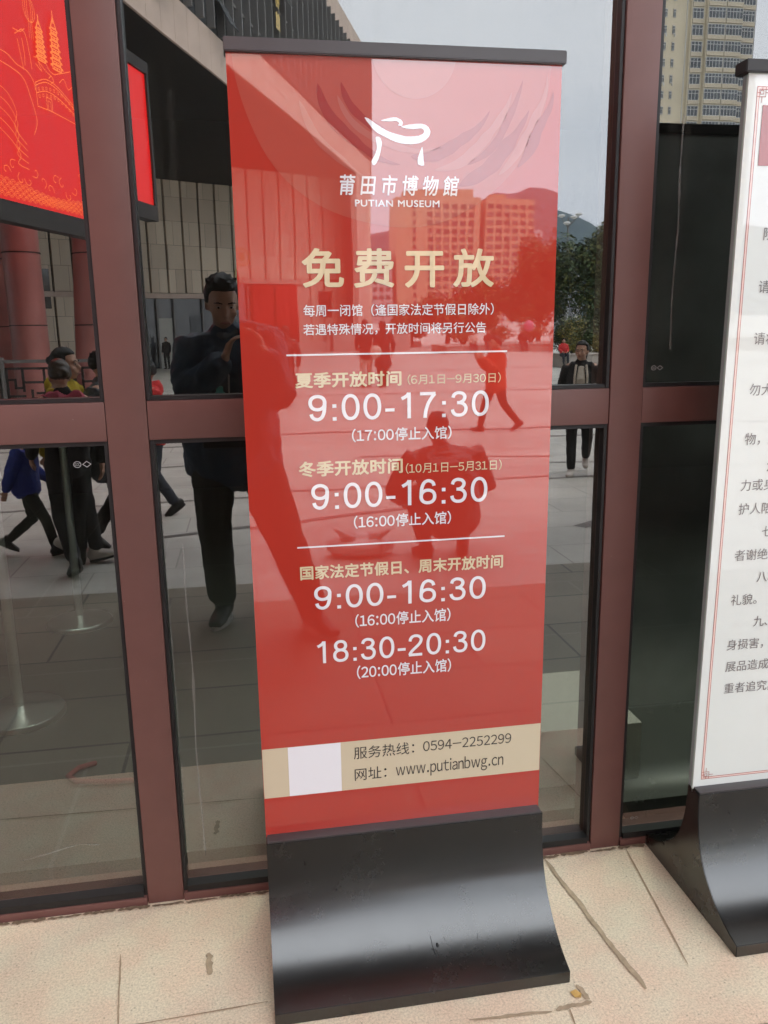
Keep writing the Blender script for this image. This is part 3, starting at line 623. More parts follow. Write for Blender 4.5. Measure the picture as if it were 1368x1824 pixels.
TX = [('莆田市博物館', (.2073, .4471, 1.6965, 1.7345), 'white', .016, 1.55, .14), ('PUTIAN MUSEUM', (.2362, .4069, 1.6753, 1.6883), 'white', .022, 1.1, 0),
      ('免费开放', (.1272, .5224, 1.5204, 1.5969), 'gold', .022, 1.36, 0), ('每周一闭馆（逢国家法定节假日除外）', (.1276, .5231, 1.465, 1.4887), 'white', .008, 1, 0), ('若遇特殊情况，开放时间将另行公告', (.1262, .5072, 1.4281, 1.4507), 'white', .008, 1, 0),
      ('夏季开放时间', (.1057, .3263, 1.3231, 1.3547), 'gold', .027, 1.02, 0), ('（6月1日-9月30日）', (.3393, .541, 1.3246, 1.346), 'gold', .006, 1, 0), ('9:00-17:30', (.1309, .5155, 1.2546, 1.3092), 'white', .004, 1, 0), ('(17:00停止入馆）', (.2199, .4341, 1.208, 1.2364), 'white', .012, 1, 0),
      ('冬季开放时间', (.1064, .3276, 1.1383, 1.1714), 'gold', .027, 1.02, 0), ('（10月1日-5月31日）', (.3341, .5466, 1.1361, 1.1592), 'gold', .006, 1, 0), ('9:00-16:30', (.1307, .5153, 1.0671, 1.1228), 'white', .004, 1, 0), ('(16:00停止入馆）', (.2199, .4338, 1.0211, 1.0502), 'white', .012, 1, 0),
      ('国家法定节假日、周末开放时间', (.101, .5542, .913, .9449), 'gold', .026, 1.02, 0), ('9:00-16:30', (.1295, .5149, .8437, .8974), 'white', .004, 1, 0), ('(16:00停止入馆）', (.2181, .4337, .7961, .8275), 'white', .012, 1, 0),
      ('18:30-20:30', (.1316, .516, .7185, .7704), 'white', .004, 1, 0), ('(20:00停止入馆）', (.2192, .4356, .6735, .706), 'white', .012, 1, 0)]
for s, bx, m, bo, sp, sh in TX: text_on('text_line', s, bx, pl, M[m], R1, bo, sp, sh, plain=2 if (':' in s and '-' in s) else ('月' in s or '(' in s))
for u0, u1, z in ((.0901, .554, 1.3898), (.0969, .5566, .9862)):
    flat('rule_line', [(u0, z - .0017), (u1, z - .0017), (u1, z + .0017), (u0, z + .0017)], M['white'], R1, pl)
flat('contact_band', [(.0008, .3996), (WD - .0008, .3996), (WD - .0008, .5222), (.0008, .5222)], M['cream'], R1, pa)
flat('blank_label', [(.0582, .3998), (.1781, .3998), (.1781, .5218), (.0582, .5218)], M['white'], R1, pb)
for s, bx in (('服务热线：', (.208, .349, .4763, .507)), ('0594-2252299', (.3703, .5829, .4794, .5045)), ('网址：', (.2089, .2831, .4216, .4526)), ('www.putianbwg.cn', (.3054, .5648, .4144, .4556))): text_on('contact_text', s, bx, pl, M['ink'], R1, plain=s[0] in '0w')

# ---- white visitor rules board
M['whiteface'] = mat('white print board', (.69, .725, .68), .02, .035, 4, ior=1.9, detail=6)
M['rule_ink'] = printed('grey ink', (.20, .19, .185), ior=1.9); M['rule_red'] = printed('red brown ink', (.40, .11, .085), ior=1.9); M['rule_pink'] = printed('pale pink ink', (.78, .58, .52), ior=1.9); M['photo_red'] = printed('dark red picture', (.38, .10, .09), .1, ior=1.9)
X2 = 1.0555
R2, O2, slab2 = stand('visitor_rules_board', 'tall white visitor rules board with grey text and red border on a black foot', X2, .656, M['whiteface'], True)
p2 = placer(O2, X2, .0012); p2b = placer(O2, X2, .0006)
EMS = .0292
for s, u, z0, z1 in (('险', .1124, 1.6148, 1.639), ('请', .1112, 1.5045, 1.5287), ('请将', .1106, 1.3935, 1.4192), ('勿大', .1106, 1.2807, 1.3083), ('物，严', .1099, 1.1692, 1.1969), ('六、', .1712, 1.1047, 1.1311), ('力或身', .1097, 1.0612, 1.0865), ('护人陪', .1092, 1.0052, 1.0294), ('七、', .1741, .9481, .9721), ('者谢绝入', .1093, .8929, .9199), ('八、', .1717, .8367, .8628), ('礼貌。', .1096, .7819, .8074), ('九、', .1736, .7242, .7507), ('身损害，自', .1092, .6678, .6949), ('展品造成的', .1104, .6116, .6382), ('重者追究其', .1116, .5542, .5822)):
    u -= .0490
    text_on('text_line', s, (u, z0 + .0022), p2, M['rule_ink'], R2, em=EMS)
def frame_line(ins, wd, m, z0=.3245, z1=1.9195):
    a, b_ = ins, .656 - ins; c, d = z0 + ins - .02, z1 - ins + .02
    g = bmesh.new()
    for u0, u1, v0, v1 in ((a, a + wd, c, d), (b_ - wd, b_, c, d), (a + wd, b_ - wd, c, c + wd), (a + wd, b_ - wd, d - wd, d)):
        g.faces.new([g.verts.new(p2b(*q)) for q in ((u0, v0), (u1, v0), (u1, v1), (u0, v1))])
    outward(g); me = bpy.data.meshes.new('border_line'); g.to_mesh(me); g.free(); return link('border_line', me, m, R2)
frame_line(.0205, .0014, M['rule_red']); frame_line(.0219, .0036, M['rule_pink']); frame_line(.0255, .0014, M['rule_red'])
for su in (0, 1):
    for sv in (0, 1):
        g = bmesh.new()
        for (u0, v0, u1, v1) in ((0, .018, .018, .0192), (.018, 0, .0192, .0192), (.006, .006, .013, .0072), (.006, .006, .0072, .013), (.013, .006, .0142, .0142), (.006, .013, .013, .0142), (0, .010, .006, .0112), (.010, 0, .0112, .006), (.018, .010, .030, .0112), (.010, .018, .0112, .030)):
            U = [(.0219 + q if not su else .656 - .0219 - q) for q in (u0, u1)]; V = [(.3264 + q if not sv else 1.9176 - q) for q in (v0, v1)]
            g.faces.new([g.verts.new(p2(a, b_)) for a, b_ in ((U[0], V[0]), (U[1], V[0]), (U[1], V[1]), (U[0], V[1]))])
        outward(g); me = bpy.data.meshes.new('corner_fret'); g.to_mesh(me); g.free(); link('corner_fret', me, M['rule_red'], R2)
flat('picture', [(.036, 1.765), (.62, 1.765), (.62, 1.883), (.036, 1.883)], M['photo_red'], R2, p2)
# loose bits on the stone
g = MB((.648, -.485, 0)); g.face([(.638, -.474, .005), (.652, -.470, .006), (.661, -.482, .004), (.655, -.494, .006), (.643, -.490, .005)]); g.face([(.638, -.474, .0045), (.655, -.494, .0055), (.643, -.490, .0044)])
o = g.build('fallen_leaf', mat('yellow dry leaf', (.55, .33, .10), .7)); o.location = (.648, -.485, 0); tag(o, 'small dry yellow leaf on the stone by the front corner of the red board', 'leaf')

#@@PART2
# ================================================================== across the plaza: the museum's other wing
PI = math.pi
wing = thing('museum_wing', 'big museum wing with overhanging curved upper storeys and stone clad ground floor', 'museum building', (2, -40, -.3)); WO = Vector((2, -40, -.3))
PA = Vector((-2.64, -22.2, 0)); PC = Vector((8.6, -54.0, 0)); dP = (PC - PA).normalized(); nP = Vector((-dP.y, dP.x, 0))     # front plane; nP points to +x side
if nP.x < 0: nP = -nP
def fp(s, z, out=0.0):            # s metres along the front plane from PA
    p = PA + dP * s + nP * out; return Vector((p.x, p.y, z))
LEN = (PC - PA).length
S0 = -30.0
# cladding band, window storeys, parapet
def plane_panels(nm, m, s0, s1, step, z0, z1, gap, out, th=.08, jit=0):
    g = MB(WO); s = s0
    while s < s1 - .05:
        e_ = min(s + step, s1); c = fp((s + e_) / 2, (z0 + z1) / 2, out - th / 2)
        g.obox(c, dP, nP, (0, 0, 1), (e_ - s - gap) / 2, th / 2, (z1 - z0) / 2); s += step
    return g.build(nm, m, wing)
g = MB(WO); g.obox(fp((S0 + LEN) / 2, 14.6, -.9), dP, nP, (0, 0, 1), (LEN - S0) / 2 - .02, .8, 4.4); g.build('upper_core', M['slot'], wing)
plane_panels('fascia_band', M['stone2'], S0, LEN, .95, 10.0, 11.3, .012, .0)
plane_panels('fascia_band', M['stone2'], S0, LEN, .95, 17.9, 19.1, .012, .0)
plane_panels('window_band', M['wglass'], S0, LEN, 1.9, 11.35, 17.85, .06, -.06)
g = MB(WO); s = S0
while s < LEN:
    g.obox(fp(s, 14.6, .06), dP, nP, (0, 0, 1), .045, .14, 3.28); s += .95
for z in (12.9, 14.6, 16.3): g.obox(fp((S0 + LEN) / 2, z, -.02), dP, nP, (0, 0, 1), (LEN - S0) / 2, .03, .05)
g.build('window_fins', M['fin'], wing)
for s, z in ((2.4, 12.2), (6.9, 12.2), (14.0, 15.4)):            # opened lights
    c = fp(s, z, .0); t = Vector((0, 0, 1)) * math.cos(.5) - nP * math.sin(.5) * -1
    g = MB(WO); g.obox(c + nP * .3 - Vector((0, 0, .1)), dP, nP * math.cos(.5) + Vector((0, 0, 1)) * math.sin(.5), Vector((0, 0, 1)) * math.cos(.5) - nP * math.sin(.5), .42, .02, .62); g.build('open_window', M['pane'], wing)
# rounded end of the upper storeys and corner pier to the ground
g = MB(WO)
for k in range(7):
    a0 = k / 7 * PI / 2; a1 = (k + 1) / 7 * PI / 2
    c = PC - nP * 2.0; p0 = c + nP * 2.0 * math.cos(a0) + dP * 2.0 * math.sin(a0); p1 = c + nP * 2.0 * math.cos(a1) + dP * 2.0 * math.sin(a1)
    mid = (p0 + p1) / 2; tdir = (p1 - p0).normalized(); nn = Vector((tdir.y, -tdir.x, 0)); 
    g.obox((mid.x, mid.y, 14.5), tdir, nn, (0, 0, 1), (p1 - p0).length / 2 - .012, .06, 4.5)
g.build('rounded_end', M['stone2'], wing)
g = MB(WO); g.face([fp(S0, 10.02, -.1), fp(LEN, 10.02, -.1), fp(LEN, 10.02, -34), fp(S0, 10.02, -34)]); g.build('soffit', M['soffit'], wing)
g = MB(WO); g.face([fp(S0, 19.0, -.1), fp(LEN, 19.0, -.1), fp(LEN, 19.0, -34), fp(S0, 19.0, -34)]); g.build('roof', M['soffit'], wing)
# recessed stone wall: W(t) with t along x
W0 = Vector((1.6, -50, 0)); wd = Vector((1, -.534, 0)).normalized(); wn = Vector((-.534, -1, 0)).normalized() * -1
def wp(t, z, out=0.0): p = W0 + wd * t + wn * out; return Vector((p.x, p.y, z))
T0, T1 = -40.0, 8.0
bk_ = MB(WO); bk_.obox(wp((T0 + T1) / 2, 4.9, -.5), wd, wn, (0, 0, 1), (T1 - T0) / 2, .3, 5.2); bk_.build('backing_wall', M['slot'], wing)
def wall_cols(nm, t0, t1, z0, z1, step=1.05, gap=.12):
    me_g = MB(); t = t0
    while t < t1 - .05:
        e_ = min(t + step, t1); me_g.box(t + gap / 2, e_ - gap / 2, -.2, 0, z0, z1); t += step
    o = me_g.build(nm, M['stone'], wing)
    o.location = W0 - WO; o.rotation_euler = (0, 0, math.atan2(wd.y, wd.x)); return o
for t0, t1, z0, z1 in ((T0, 1.98, 3.9, 10.0), (1.98, T1, 3.9, 10.0), (3.0, T1, -.3, 3.82), (T0, -11.2, -.3, 3.82)): wall_cols('stone_wall', t0, t1, z0, z1)
def wbox(nm, m, t0, t1, z0, z1, out, th, par=wing):
    g = MB(WO); g.obox(wp((t0 + t1) / 2, (z0 + z1) / 2, out - th / 2), wd, wn, (0, 0, 1), (t1 - t0) / 2, th / 2, (z1 - z0) / 2); return g.build(nm, m, par)
wbox('lintel_band', M['stone2'], T0, 3.0, 3.6, 3.88, .1, .3)
wbox('plain_wall', M['stone2'], 1.98, 2.98, -.3, 3.58, -.02, .2)
dr = wbox('entrance_glass', M['wglass'], -11.1, -1.3, -.3, 3.58, -.1, .1)
for t in (-10.8, -9.0, -7.2, -6.2, -4.4, -2.6, -1.4): wbox('door_post', M['fin'], t - .05, t + .05, -.3, 3.58, .05, .1)
wbox('lit_doorway', mat('bright hall wall', (.5, .5, .46), .7), -7.1, -6.3, -.3, 2.5, -.06, .02); wbox('lit_doorway', M['pane'], -5.2, -4.5, .0, 2.7, -.06, .02)
wbox('dark_window', M['wglass'], 3.6, 4.6, 1.6, 3.2, .03, .1); wbox('dark_window', M['wglass'], -15.5, -12.9, 3.0, 5.0, .06, .2)
# corner pier
g = MB(WO)
for k in range(4): g.obox(fp(LEN - .55 - k * 1.05, 4.9, -.2), dP, nP, (0, 0, 1), .47, .18, 5.08)
g.build('corner_pier', M['stone2'], wing); g = MB(WO); g.obox(fp(LEN - 2.1, 4.9, -.6), dP, nP, (0, 0, 1), 2.05, .22, 5.1); g.build('corner_pier', M['slot'], wing)
g = MB(WO); g.obox(wp(3.5, -.12, 2.2), wd, wn, (0, 0, 1), 5.5, 1.6, .17); g.build('entrance_step', M['planter'], wing)
# red lacquered columns under the overhang
for x, y, r, lean in ((-5.75, -22.0, .47, .0), (-6.75, -24.0, .5, -.3), (-4.14, -22.3, .56, .5)):
    g = MB(WO); b0 = Vector((x, y, -.3)); tp = Vector((x + lean, y, 10.0))
    g.cyl(b0, tp, r * 1.05, r * .92, 32)
    for k in (2.1, 4.0, 6.0, 8.0):
        c = b0 + (tp - b0) * (k / 10.3); g.lathe((c.x, c.y, c.z), [(r * 1.03, -.015), (r * 1.045, 0), (r * 1.03, .015)], 32, mi=1)
    g.build('column', [M['redcol'], M['slot']], wing, ang=40)
def wring(t, z, r0, r1):
    g = MB(WO)
    for k in range(32):
        a0 = 6.28318 * k / 32; a1 = 6.28318 * (k + 1) / 32
        g.face([wp(t + math.cos(a) * r, z + math.sin(a) * r, .05) for a, r in ((a0, r1), (a1, r1), (a1, r0), (a0, r0))])
    return g.build('wall_emblem', M['goldpaint'], wing)
TB, ZB = -1.66, 5.09
wring(TB, ZB, .43, .50)
text_on('wall_letter', 'B', (TB - .17, TB + .17, ZB - .24, ZB + .24), lambda u, v, k=0: wp(2 * TB - u, v, .05 + k) - WO, M['goldpaint'], wing, .04, flip=True)
# gold name of the museum running down the front
for i, ch in enumerate('莆田市博物館'):
    zc = 18.0 - i * .82
    text_on('wall_letter', ch, (13.0, 13.62, zc - .34, zc + .34), lambda u, v, k=0: fp(26.62 - u, v, .26 + k) - WO, M['goldpaint'], wing, .05, flip=True)
# red lengths of cloth either side of the door
for t0, t1, lab in ((-1.15, .25, 'left'), (.45, 1.95, 'right')):
    g = MB(wp((t0 + t1) / 2, 3.5, .1)); n = 24
    top = [wp(t0 + (t1 - t0) * k / n, 3.56, .16 + .03 * math.sin(k * 1.9)) for k in range(n + 1)]; bot = [wp(t0 + (t1 - t0) * k / n, -.1, .17 + .05 * math.sin(k * 1.9 + .5)) for k in range(n + 1)]
    for k in range(n): g.face([bot[k], bot[k + 1], top[k + 1], top[k]])
    o = g.build('entrance_banner', M['banner'], smooth=True); o.location = wp((t0 + t1) / 2, 3.5, .1); o.modifiers.new('t', 'SOLIDIFY').thickness = .02
    tag(o, 'red cloth banner hanging by the wing entrance, the one %s' % ('nearer the columns' if lab == 'left' else 'nearer the corner pier'), 'banner', 'red banners at the wing entrance')
# ---- lit display hung along the front, with line drawing
def led(name, lab, s0, s1, z0, z1, out):
    t = thing(name, lab, 'display screen', fp((s0 + s1) / 2, z0, out), 'red display screens'); o_ = t.location.copy()
    g = MB(o_); g.obox(fp((s0 + s1) / 2, (z0 + z1) / 2, out - .12), dP, nP, (0, 0, 1), (s1 - s0) / 2, .1, (z1 - z0) / 2); g.build('display', M['led'], t)
    g = MB(o_)
    for zz in (z0 - .22, z1 + .16): g.obox(fp((s0 + s1) / 2, zz, out - .12), dP, nP, (0, 0, 1), (s1 - s0) / 2 + .12, .16, .2 if zz < z0 else .15)
    for ss in (s0 - .06, s1 + .06): g.obox(fp(ss, (z0 + z1) / 2, out - .12), dP, nP, (0, 0, 1), .06, .16, (z1 - z0) / 2)
    g.build('frame', M['slot'], t); return t, o_
scr, so = led('led_screen', 'large red display screen with orange line drawings of pagodas above the columns', -11.5, -2.45, 4.17, 9.6, .28)
led('led_screen', 'narrow red display screen hanging nearer the entrance, farther than the large one', -.95, .33, 5.0, 8.3, .3)
SL = []
def ribbon(pts, wd_, m='ledline'):
    """drawn line on the display; pts in (s,z)"""
    g = SL_G[m]
    for (a, b_) in zip(pts, pts[1:]):
        a = Vector((a[0], a[1], 0)); b2 = Vector((b_[0], b_[1], 0)); d = b2 - a
        if d.length < 1e-4: continue
        n_ = Vector((-d.y, d.x, 0)).normalized() * wd_ / 2; ex = d.normalized() * wd_ * .3
        q = [a - ex + n_, b2 + ex + n_, b2 + ex - n_, a - ex - n_]
        g.face([fp(v.x, v.y, .30 + (.004 if m == 'ledgold' else 0)) for v in q])
SL_G = {'ledline': MB(so), 'ledgold': MB(so)}
def wavy(a, b_, amp, cyc, n=40, ph=0): return [(a[0] + (b_[0] - a[0]) * k / n, a[1] + (b_[1] - a[1]) * k / n + amp * math.sin(k / n * cyc * 6.283 + ph)) for k in range(n + 1)]
def pagoda(s, z, w_, h, n=7):
    for k in range(n):
        zz = z + h * .82 * k / n; ww = w_ * (1 - .06 * k); hh = h * .82 / n
        ribbon([(s - ww * .34, zz), (s - ww * .34, zz + hh * .55), (s - ww * .5, zz + hh * .5), (s - ww * .3, zz + hh * .85), (s + ww * .3, zz + hh * .85), (s + ww * .5, zz + hh * .5), (s + ww * .34, zz + hh * .55), (s + ww * .34, zz)], .035)
        ribbon([(s - ww * .34, zz), (s + ww * .34, zz)], .03)
        for q in (-.12, .12): ribbon([(s + q * ww - .05, zz), (s + q * ww - .05, zz + hh * .4), (s + q * ww + .05, zz + hh * .4), (s + q * ww + .05, zz)], .02)
    ribbon([(s - w_ * .2, z + h * .82), (s, z + h), (s + w_ * .2, z + h * .82)], .035); ribbon([(s, z + h * .9), (s, z + h * 1.12)], .03)
pagoda(-4.66, 7.16, .40, .80); pagoda(-4.08, 7.14, .48, 1.06); pagoda(-8.2, 6.9, .6, 1.6)
def line(*p, w_=.016, m='ledline'): ribbon(curve(list(p), 6), w_, m)
line((-6.4, 6.95), (-5.9, 6.95), (-5.6, 6.84), (-5.25, 6.80), (-5.05, 6.66), (-5.0, 6.5)); line((-6.4, 6.75), (-5.8, 6.72), (-5.4, 6.62), (-5.2, 6.3), (-5.05, 5.9), (-5.2, 5.6)); line((-4.95, 7.17), (-4.6, 7.20), (-4.42, 7.06), (-4.25, 7.02), (-4.0, 7.10), (-3.36, 7.34))
line((-4.9, 7.05), (-4.7, 6.95), (-4.8, 7.12), (-4.55, 7.0), (-4.35, 6.95)); line((-4.45, 6.88), (-4.35, 6.95), (-4.28, 6.86), (-4.38, 6.80)); line((-4.05, 6.9), (-3.85, 7.02), (-3.7, 6.85), (-3.5, 6.95), (-3.4, 6.8))
line((-5.55, 7.42), (-5.42, 7.5), (-5.28, 7.58), (-5.16, 7.48), (-5.10, 7.2), (-5.06, 6.9)); line((-5.48, 7.35), (-5.4, 7.0), (-5.36, 6.8)); line((-5.32, 7.4), (-5.28, 7.1), (-5.3, 6.9)); line((-5.6, 7.5), (-5.35, 7.52), (-5.2, 7.62))
line((-4.98, 6.66), (-4.6, 6.82), (-4.2, 6.80), (-3.85, 6.68), (-3.5, 6.54)); line((-4.98, 6.60), (-4.6, 6.76), (-4.2, 6.74), (-3.85, 6.62), (-3.5, 6.48)); line((-4.97, 6.46), (-4.6, 6.58), (-4.2, 6.56), (-3.8, 6.46), (-3.5, 6.36)); ribbon([(-4.98, 6.66), (-4.97, 6.2), (-4.5, 6.22), (-3.5, 6.18), (-3.5, 6.54)], .016)
for k in range(10):
    u = -4.9 + k * .145; zc = 6.66 - .012 * (k - 4) ** 2 * .55
    ribbon([(u, zc - .02), (u, zc + .03), (u + .05, zc + .03), (u + .05, zc - .02), (u, zc - .02)], .010); ribbon([(u, zc - .16), (u, zc - .11), (u + .05, zc - .11), (u + .05, zc - .16), (u, zc - .16)], .010)
ribbon([(-4.62, 6.22), (-4.62, 6.46), (-4.42, 6.46), (-4.42, 6.22)], .014); ribbon([(-4.57, 6.22), (-4.57, 6.40), (-4.47, 6.40), (-4.47, 6.22)], .010)
for sx_, zx_, r_ in ((-4.96, 8.05, .20), (-3.2, 8.9, .25), (-8.9, 8.2, .35)):
    for q in (1, .66, .33): ribbon([(sx_ + r_ * q * math.cos(a), zx_ + r_ * 1.15 * math.sin(a)) for a in [6.283 * k / 24 for k in range(25)]], .012)
    for q in (-.06, 0, .06): ribbon([(sx_ + q, zx_ - r_ * 1.15), (sx_ + q * 1.2, zx_ - r_ * 1.15 - .32)], .010)
for k in range(5):
    for j in range(46):
        s_ = -11.3 + j * .20 + (k % 2) * .10; z_ = 4.22 + k * .055 + .10 * math.sin(s_ * 1.7) * (k / 6)
        if s_ < -2.6:
            for q in (1, .62): ribbon([(s_ + .10 * q * math.cos(a), z_ + .085 * q * math.sin(a)) for a in [PI * t / 8 for t in range(9)]], .008)
for k in range(16):
    x_ = -6.3 + k * .25; z_ = 4.72 + .14 * math.sin(k * 1.9) + (.22 if 10 < k else .0); line(*[(x_ + (.16 - .03 * t) * math.cos(t * .9 + k), z_ + (.13 - .022 * t) * math.sin(t * .9 + k)) for t in range(6)], w_=.013)
for k in range(5): line((-6.4, 6.3 - k * .2), (-6.0, 6.2 - k * .22), (-5.75, 5.9 - k * .2), (-5.85, 5.6 - k * .17), (-5.5, 5.35 - k * .12), w_=.013)
for k in range(4): line((-3.5 + k * .1, 5.0 - k * .1), (-3.3 + k * .1, 5.35 - k * .15), (-3.05 + k * .08, 5.2 - k * .12), (-2.8, 5.4 - k * .16), w_=.013)
line((-3.46, 6.5), (-3.38, 7.0), (-3.28, 7.6), (-3.22, 7.9), (-3.08, 8.12), (-2.85, 8.18), (-2.6, 8.05), w_=.055, m='ledgold')
line((-3.35, 5.55), (-3.1, 5.42), (-2.95, 5.22), (-2.7, 5.15), w_=.05, m='ledgold')
SL_G['ledline'].build('line_drawing', M['ledline'], scr); SL_G['ledgold'].build('gold_line', M['ledgold'], scr)

# ================================================================== plaza furniture
def fence(x0, x1, y):
    t = thing('lattice_fence', 'low dark lattice fence with a top rail across the plaza', 'fence', ((x0 + x1) / 2, y, -.3)); o_ = t.location.copy()
    g = MB(o_); g.box(x0, x1, y - .03, y + .03, 1.0, 1.06); g.box(x0, x1, y - .025, y + .025, -.2, -.15); g.build('rail', M['fin'], t)
    n = max(1, int((x1 - x0) / .95)); st = (x1 - x0) / n
    for k in range(n + 1):
        g = MB(o_); g.box(x0 + k * st - .03, x0 + k * st + .03, y - .031, y + .031, -.3, 1.10); g.build('post', M['fin'], t)
    for k in range(n):
        g = MB(o_); a = x0 + k * st + .06; b_ = x0 + (k + 1) * st - .06; c, d = -.10, .90; W_ = b_ - a; H_ = d - c; r = .021
        def bar(u0, v0, u1, v1): g.box(a + min(u0, u1) * W_ - r, a + max(u0, u1) * W_ + r, y - .014, y + .014, c + min(v0, v1) * H_ - r, c + max(v0, v1) * H_ + r)
        for u0, v0, u1, v1 in ((0, 0, 1, 0), (0, 1, 1, 1), (0, 0, 0, 1), (1, 0, 1, 1), (.15, 0, .15, .35), (.15, .35, .45, .35), (.45, .15, .45, .6), (.3, .6, .3, 1), (0, .5, .3, .5), (.3, .75, .7, .75), (.7, .55, .7, 1), (.55, .55, .85, .55), (.85, .3, .85, .8), (.6, .3, 1, .3), (.6, 0, .6, .3), (.3, 0, .3, .2), (.3, .2, .45, .2), (.85, .8, 1, .8), (0, .8, .15, .8), (.15, .65, .15, .8), (.15, .65, .3, .65), (.45, .45, .7, .45), (.7, .45, .7, .3)): bar(u0, v0, u1, v1)
        g.build('lattice_panel', M['slot'], t)
fence(-7.6, -2.3, -14.2)
def block(name, label, cat, x0, x1, y0, y1, z1, m, group=None):
    o_ = Vector(((x0 + x1) / 2, (y0 + y1) / 2, -.3)); g = MB(o_); g.box(x0, x1, y0, y1, -.3, z1 - .06, .02); g.box(x0 - .05, x1 + .05, y0 - .05, y1 + .05, z1 - .058, z1, .015)
    o = g.build(name, m, ang=40); o.location = o_; tag(o, label, cat, group)
block('stone_platform', 'pale stone platform beside the corner of the museum wing', 'platform', 4.9, 9.3, -46.5, -44.5, .85, M['planter'])
block('planter_wall', 'long low pale planter wall in front of the trees', 'planter', 10.0, 19.0, -42.0, -38.6, .10, M['planter'])
block('planter_wall', 'low pale planter wall near the woman with the handbag', 'planter', 15.2, 26.0, -38.3, -35.6, .36, M['planter'])
def mast(x, y, h):
    t = thing('floodlight_mast', 'tall grey mast with four floodlights above the trees', 'floodlight', (x, y, -.3)); o_ = t.location.copy()
    g = MB(o_); g.cyl((x, y, -.3), (x, y, h), .14, .07, 14); g.build('pole', M['fin'], t, ang=40)
    for k, (dx, dz) in enumerate(((-.75, .1), (-.25, -.5), (.35, .0), (.8, .25))):
        g = MB(o_); g.tube([(x, y, h - .9 + dz * .3), (x + dx, y + .3, h - .15 + dz)], [.035, .035], 8); g.build('arm', M['fin'], t)
        g = MB(o_); g.lathe((x + dx, y + .35, h + dz), [(.10, -.16), (.30, -.06), (.32, .0), (.20, .1), (.06, .13)], 16); g.build('lamp_head', M['wframe'], t, ang=40)
mast(28.9, -70, 11.3)

# ================================================================== trees and shrubs
def leaf_mass(g, c, rad, n, size, flat_=.0, seed=0, lumps=9, mi=None):
    rnd = random.Random(seed); c = Vector(c)
    L_ = []
    for k in range(lumps):
        d = Vector((rnd.gauss(0, 1), rnd.gauss(0, 1), rnd.gauss(0, .8))).normalized() * rnd.uniform(.35, .75)
        L_.append((Vector((d.x * rad[0], d.y * rad[1], d.z * rad[2])), rnd.uniform(.28, .5)))
    L_.append((Vector((0, 0, 0)), .6))
    for k in range(n):
        ce, rr = rnd.choice(L_)
        d = Vector((rnd.gauss(0, 1), rnd.gauss(0, 1), rnd.gauss(0, 1))).normalized() * (rnd.random() ** .4) * rr
        p = c + ce + Vector((d.x * rad[0], d.y * rad[1], d.z * rad[2]))
        if p.z < -.2: continue
        nn = (d.normalized() + Vector((rnd.uniform(-.8, .8), rnd.uniform(-.8, .8), rnd.uniform(-.2, 1)))).normalized()
        a = nn.orthogonal().normalized(); b_ = nn.cross(a); s_ = size * rnd.uniform(.55, 1.3); th = rnd.uniform(0, 6.28)
        u = a * math.cos(th) + b_ * math.sin(th); v = nn.cross(u)
        f = g.face([p - u * s_ * .5, p + v * s_ * .26 + nn * s_ * .06, p + u * s_ * .5, p - v * s_ * .26 + nn * s_ * .06])
        if f is not None and mi: f.material_index = rnd.choice(mi)
def tree(name, label, x, y, h, rad, n, size, mats, seed, group, trunk=.16):
    t = thing(name, label, 'tree', (x, y, -.3), group); o_ = t.location.copy(); rnd = random.Random(seed)
    g = MB(o_); zc = h - rad[2] - .3
    pts = [Vector((x, y, -.35)), Vector((x + .08, y, h * .25)), Vector((x - .05, y + .06, h * .5)), Vector((x, y, h * .78))]
    g.tube(pts, [trunk, trunk * .8, trunk * .6, trunk * .25], 10)
    for k in range(8):
        a = k * .9 + rnd.uniform(0, .5); b0 = pts[1] + (pts[3] - pts[1]) * rnd.uniform(.1, .8); e_ = b0 + Vector((math.cos(a) * rad[0] * .7, math.sin(a) * rad[1] * .7, rnd.uniform(.1, .6) * rad[2]))
        g.tube([b0, (b0 + e_) / 2 + Vector((0, 0, .1)), e_], [trunk * .4, trunk * .25, trunk * .1], 6)
    g.build('trunk', M['bark'], t, smooth=True)
    g = MB(o_); leaf_mass(g, (x, y, zc), rad, n, size, seed=seed, lumps=14, mi=list(range(len(mats)))); g.build('crown', mats, t)
LF, LF2, LF3 = M['leaf'], M['leaf2'], M['leaf3']
for i, (x, y, h, rx, rz, mats, lab) in enumerate((
        (20.6, -45.5, 9.2, 2.9, 4.3, [LF, LF, LF2], 'tall dark round tree behind the woman with the handbag'),
        (17.9, -47.5, 7.3, 2.4, 3.3, [LF, LF, LF2], 'dark bushy tree, second from the tall dark round one'),
        (23.8, -47.0, 7.2, 2.5, 3.2, [LF, LF, LF2], 'dark tree on the far side of the tall dark round one'),
        (15.0, -48.5, 5.0, 2.2, 2.3, [LF, LF2, LF2], 'lower olive tree in front of the big tan tower'),
        (12.6, -49.0, 4.0, 1.9, 1.9, [LF, LF2, LF2], 'small olive tree nearest the museum platform'),
        (10.4, -50.0, 3.3, 1.5, 1.5, [LF2, LF2, LF], 'smallest olive tree by the wing corner'),
        (27.5, -50.0, 7.6, 2.8, 3.4, [LF, LF2], 'broad dark tree at the right end of the row'))):
    tree('broadleaf_tree', lab, x, y, h - .3, (rx, rx * .9, rz), 15000 if i < 3 else 6000, .27, mats, 40 + i, 'trees beyond the plaza')
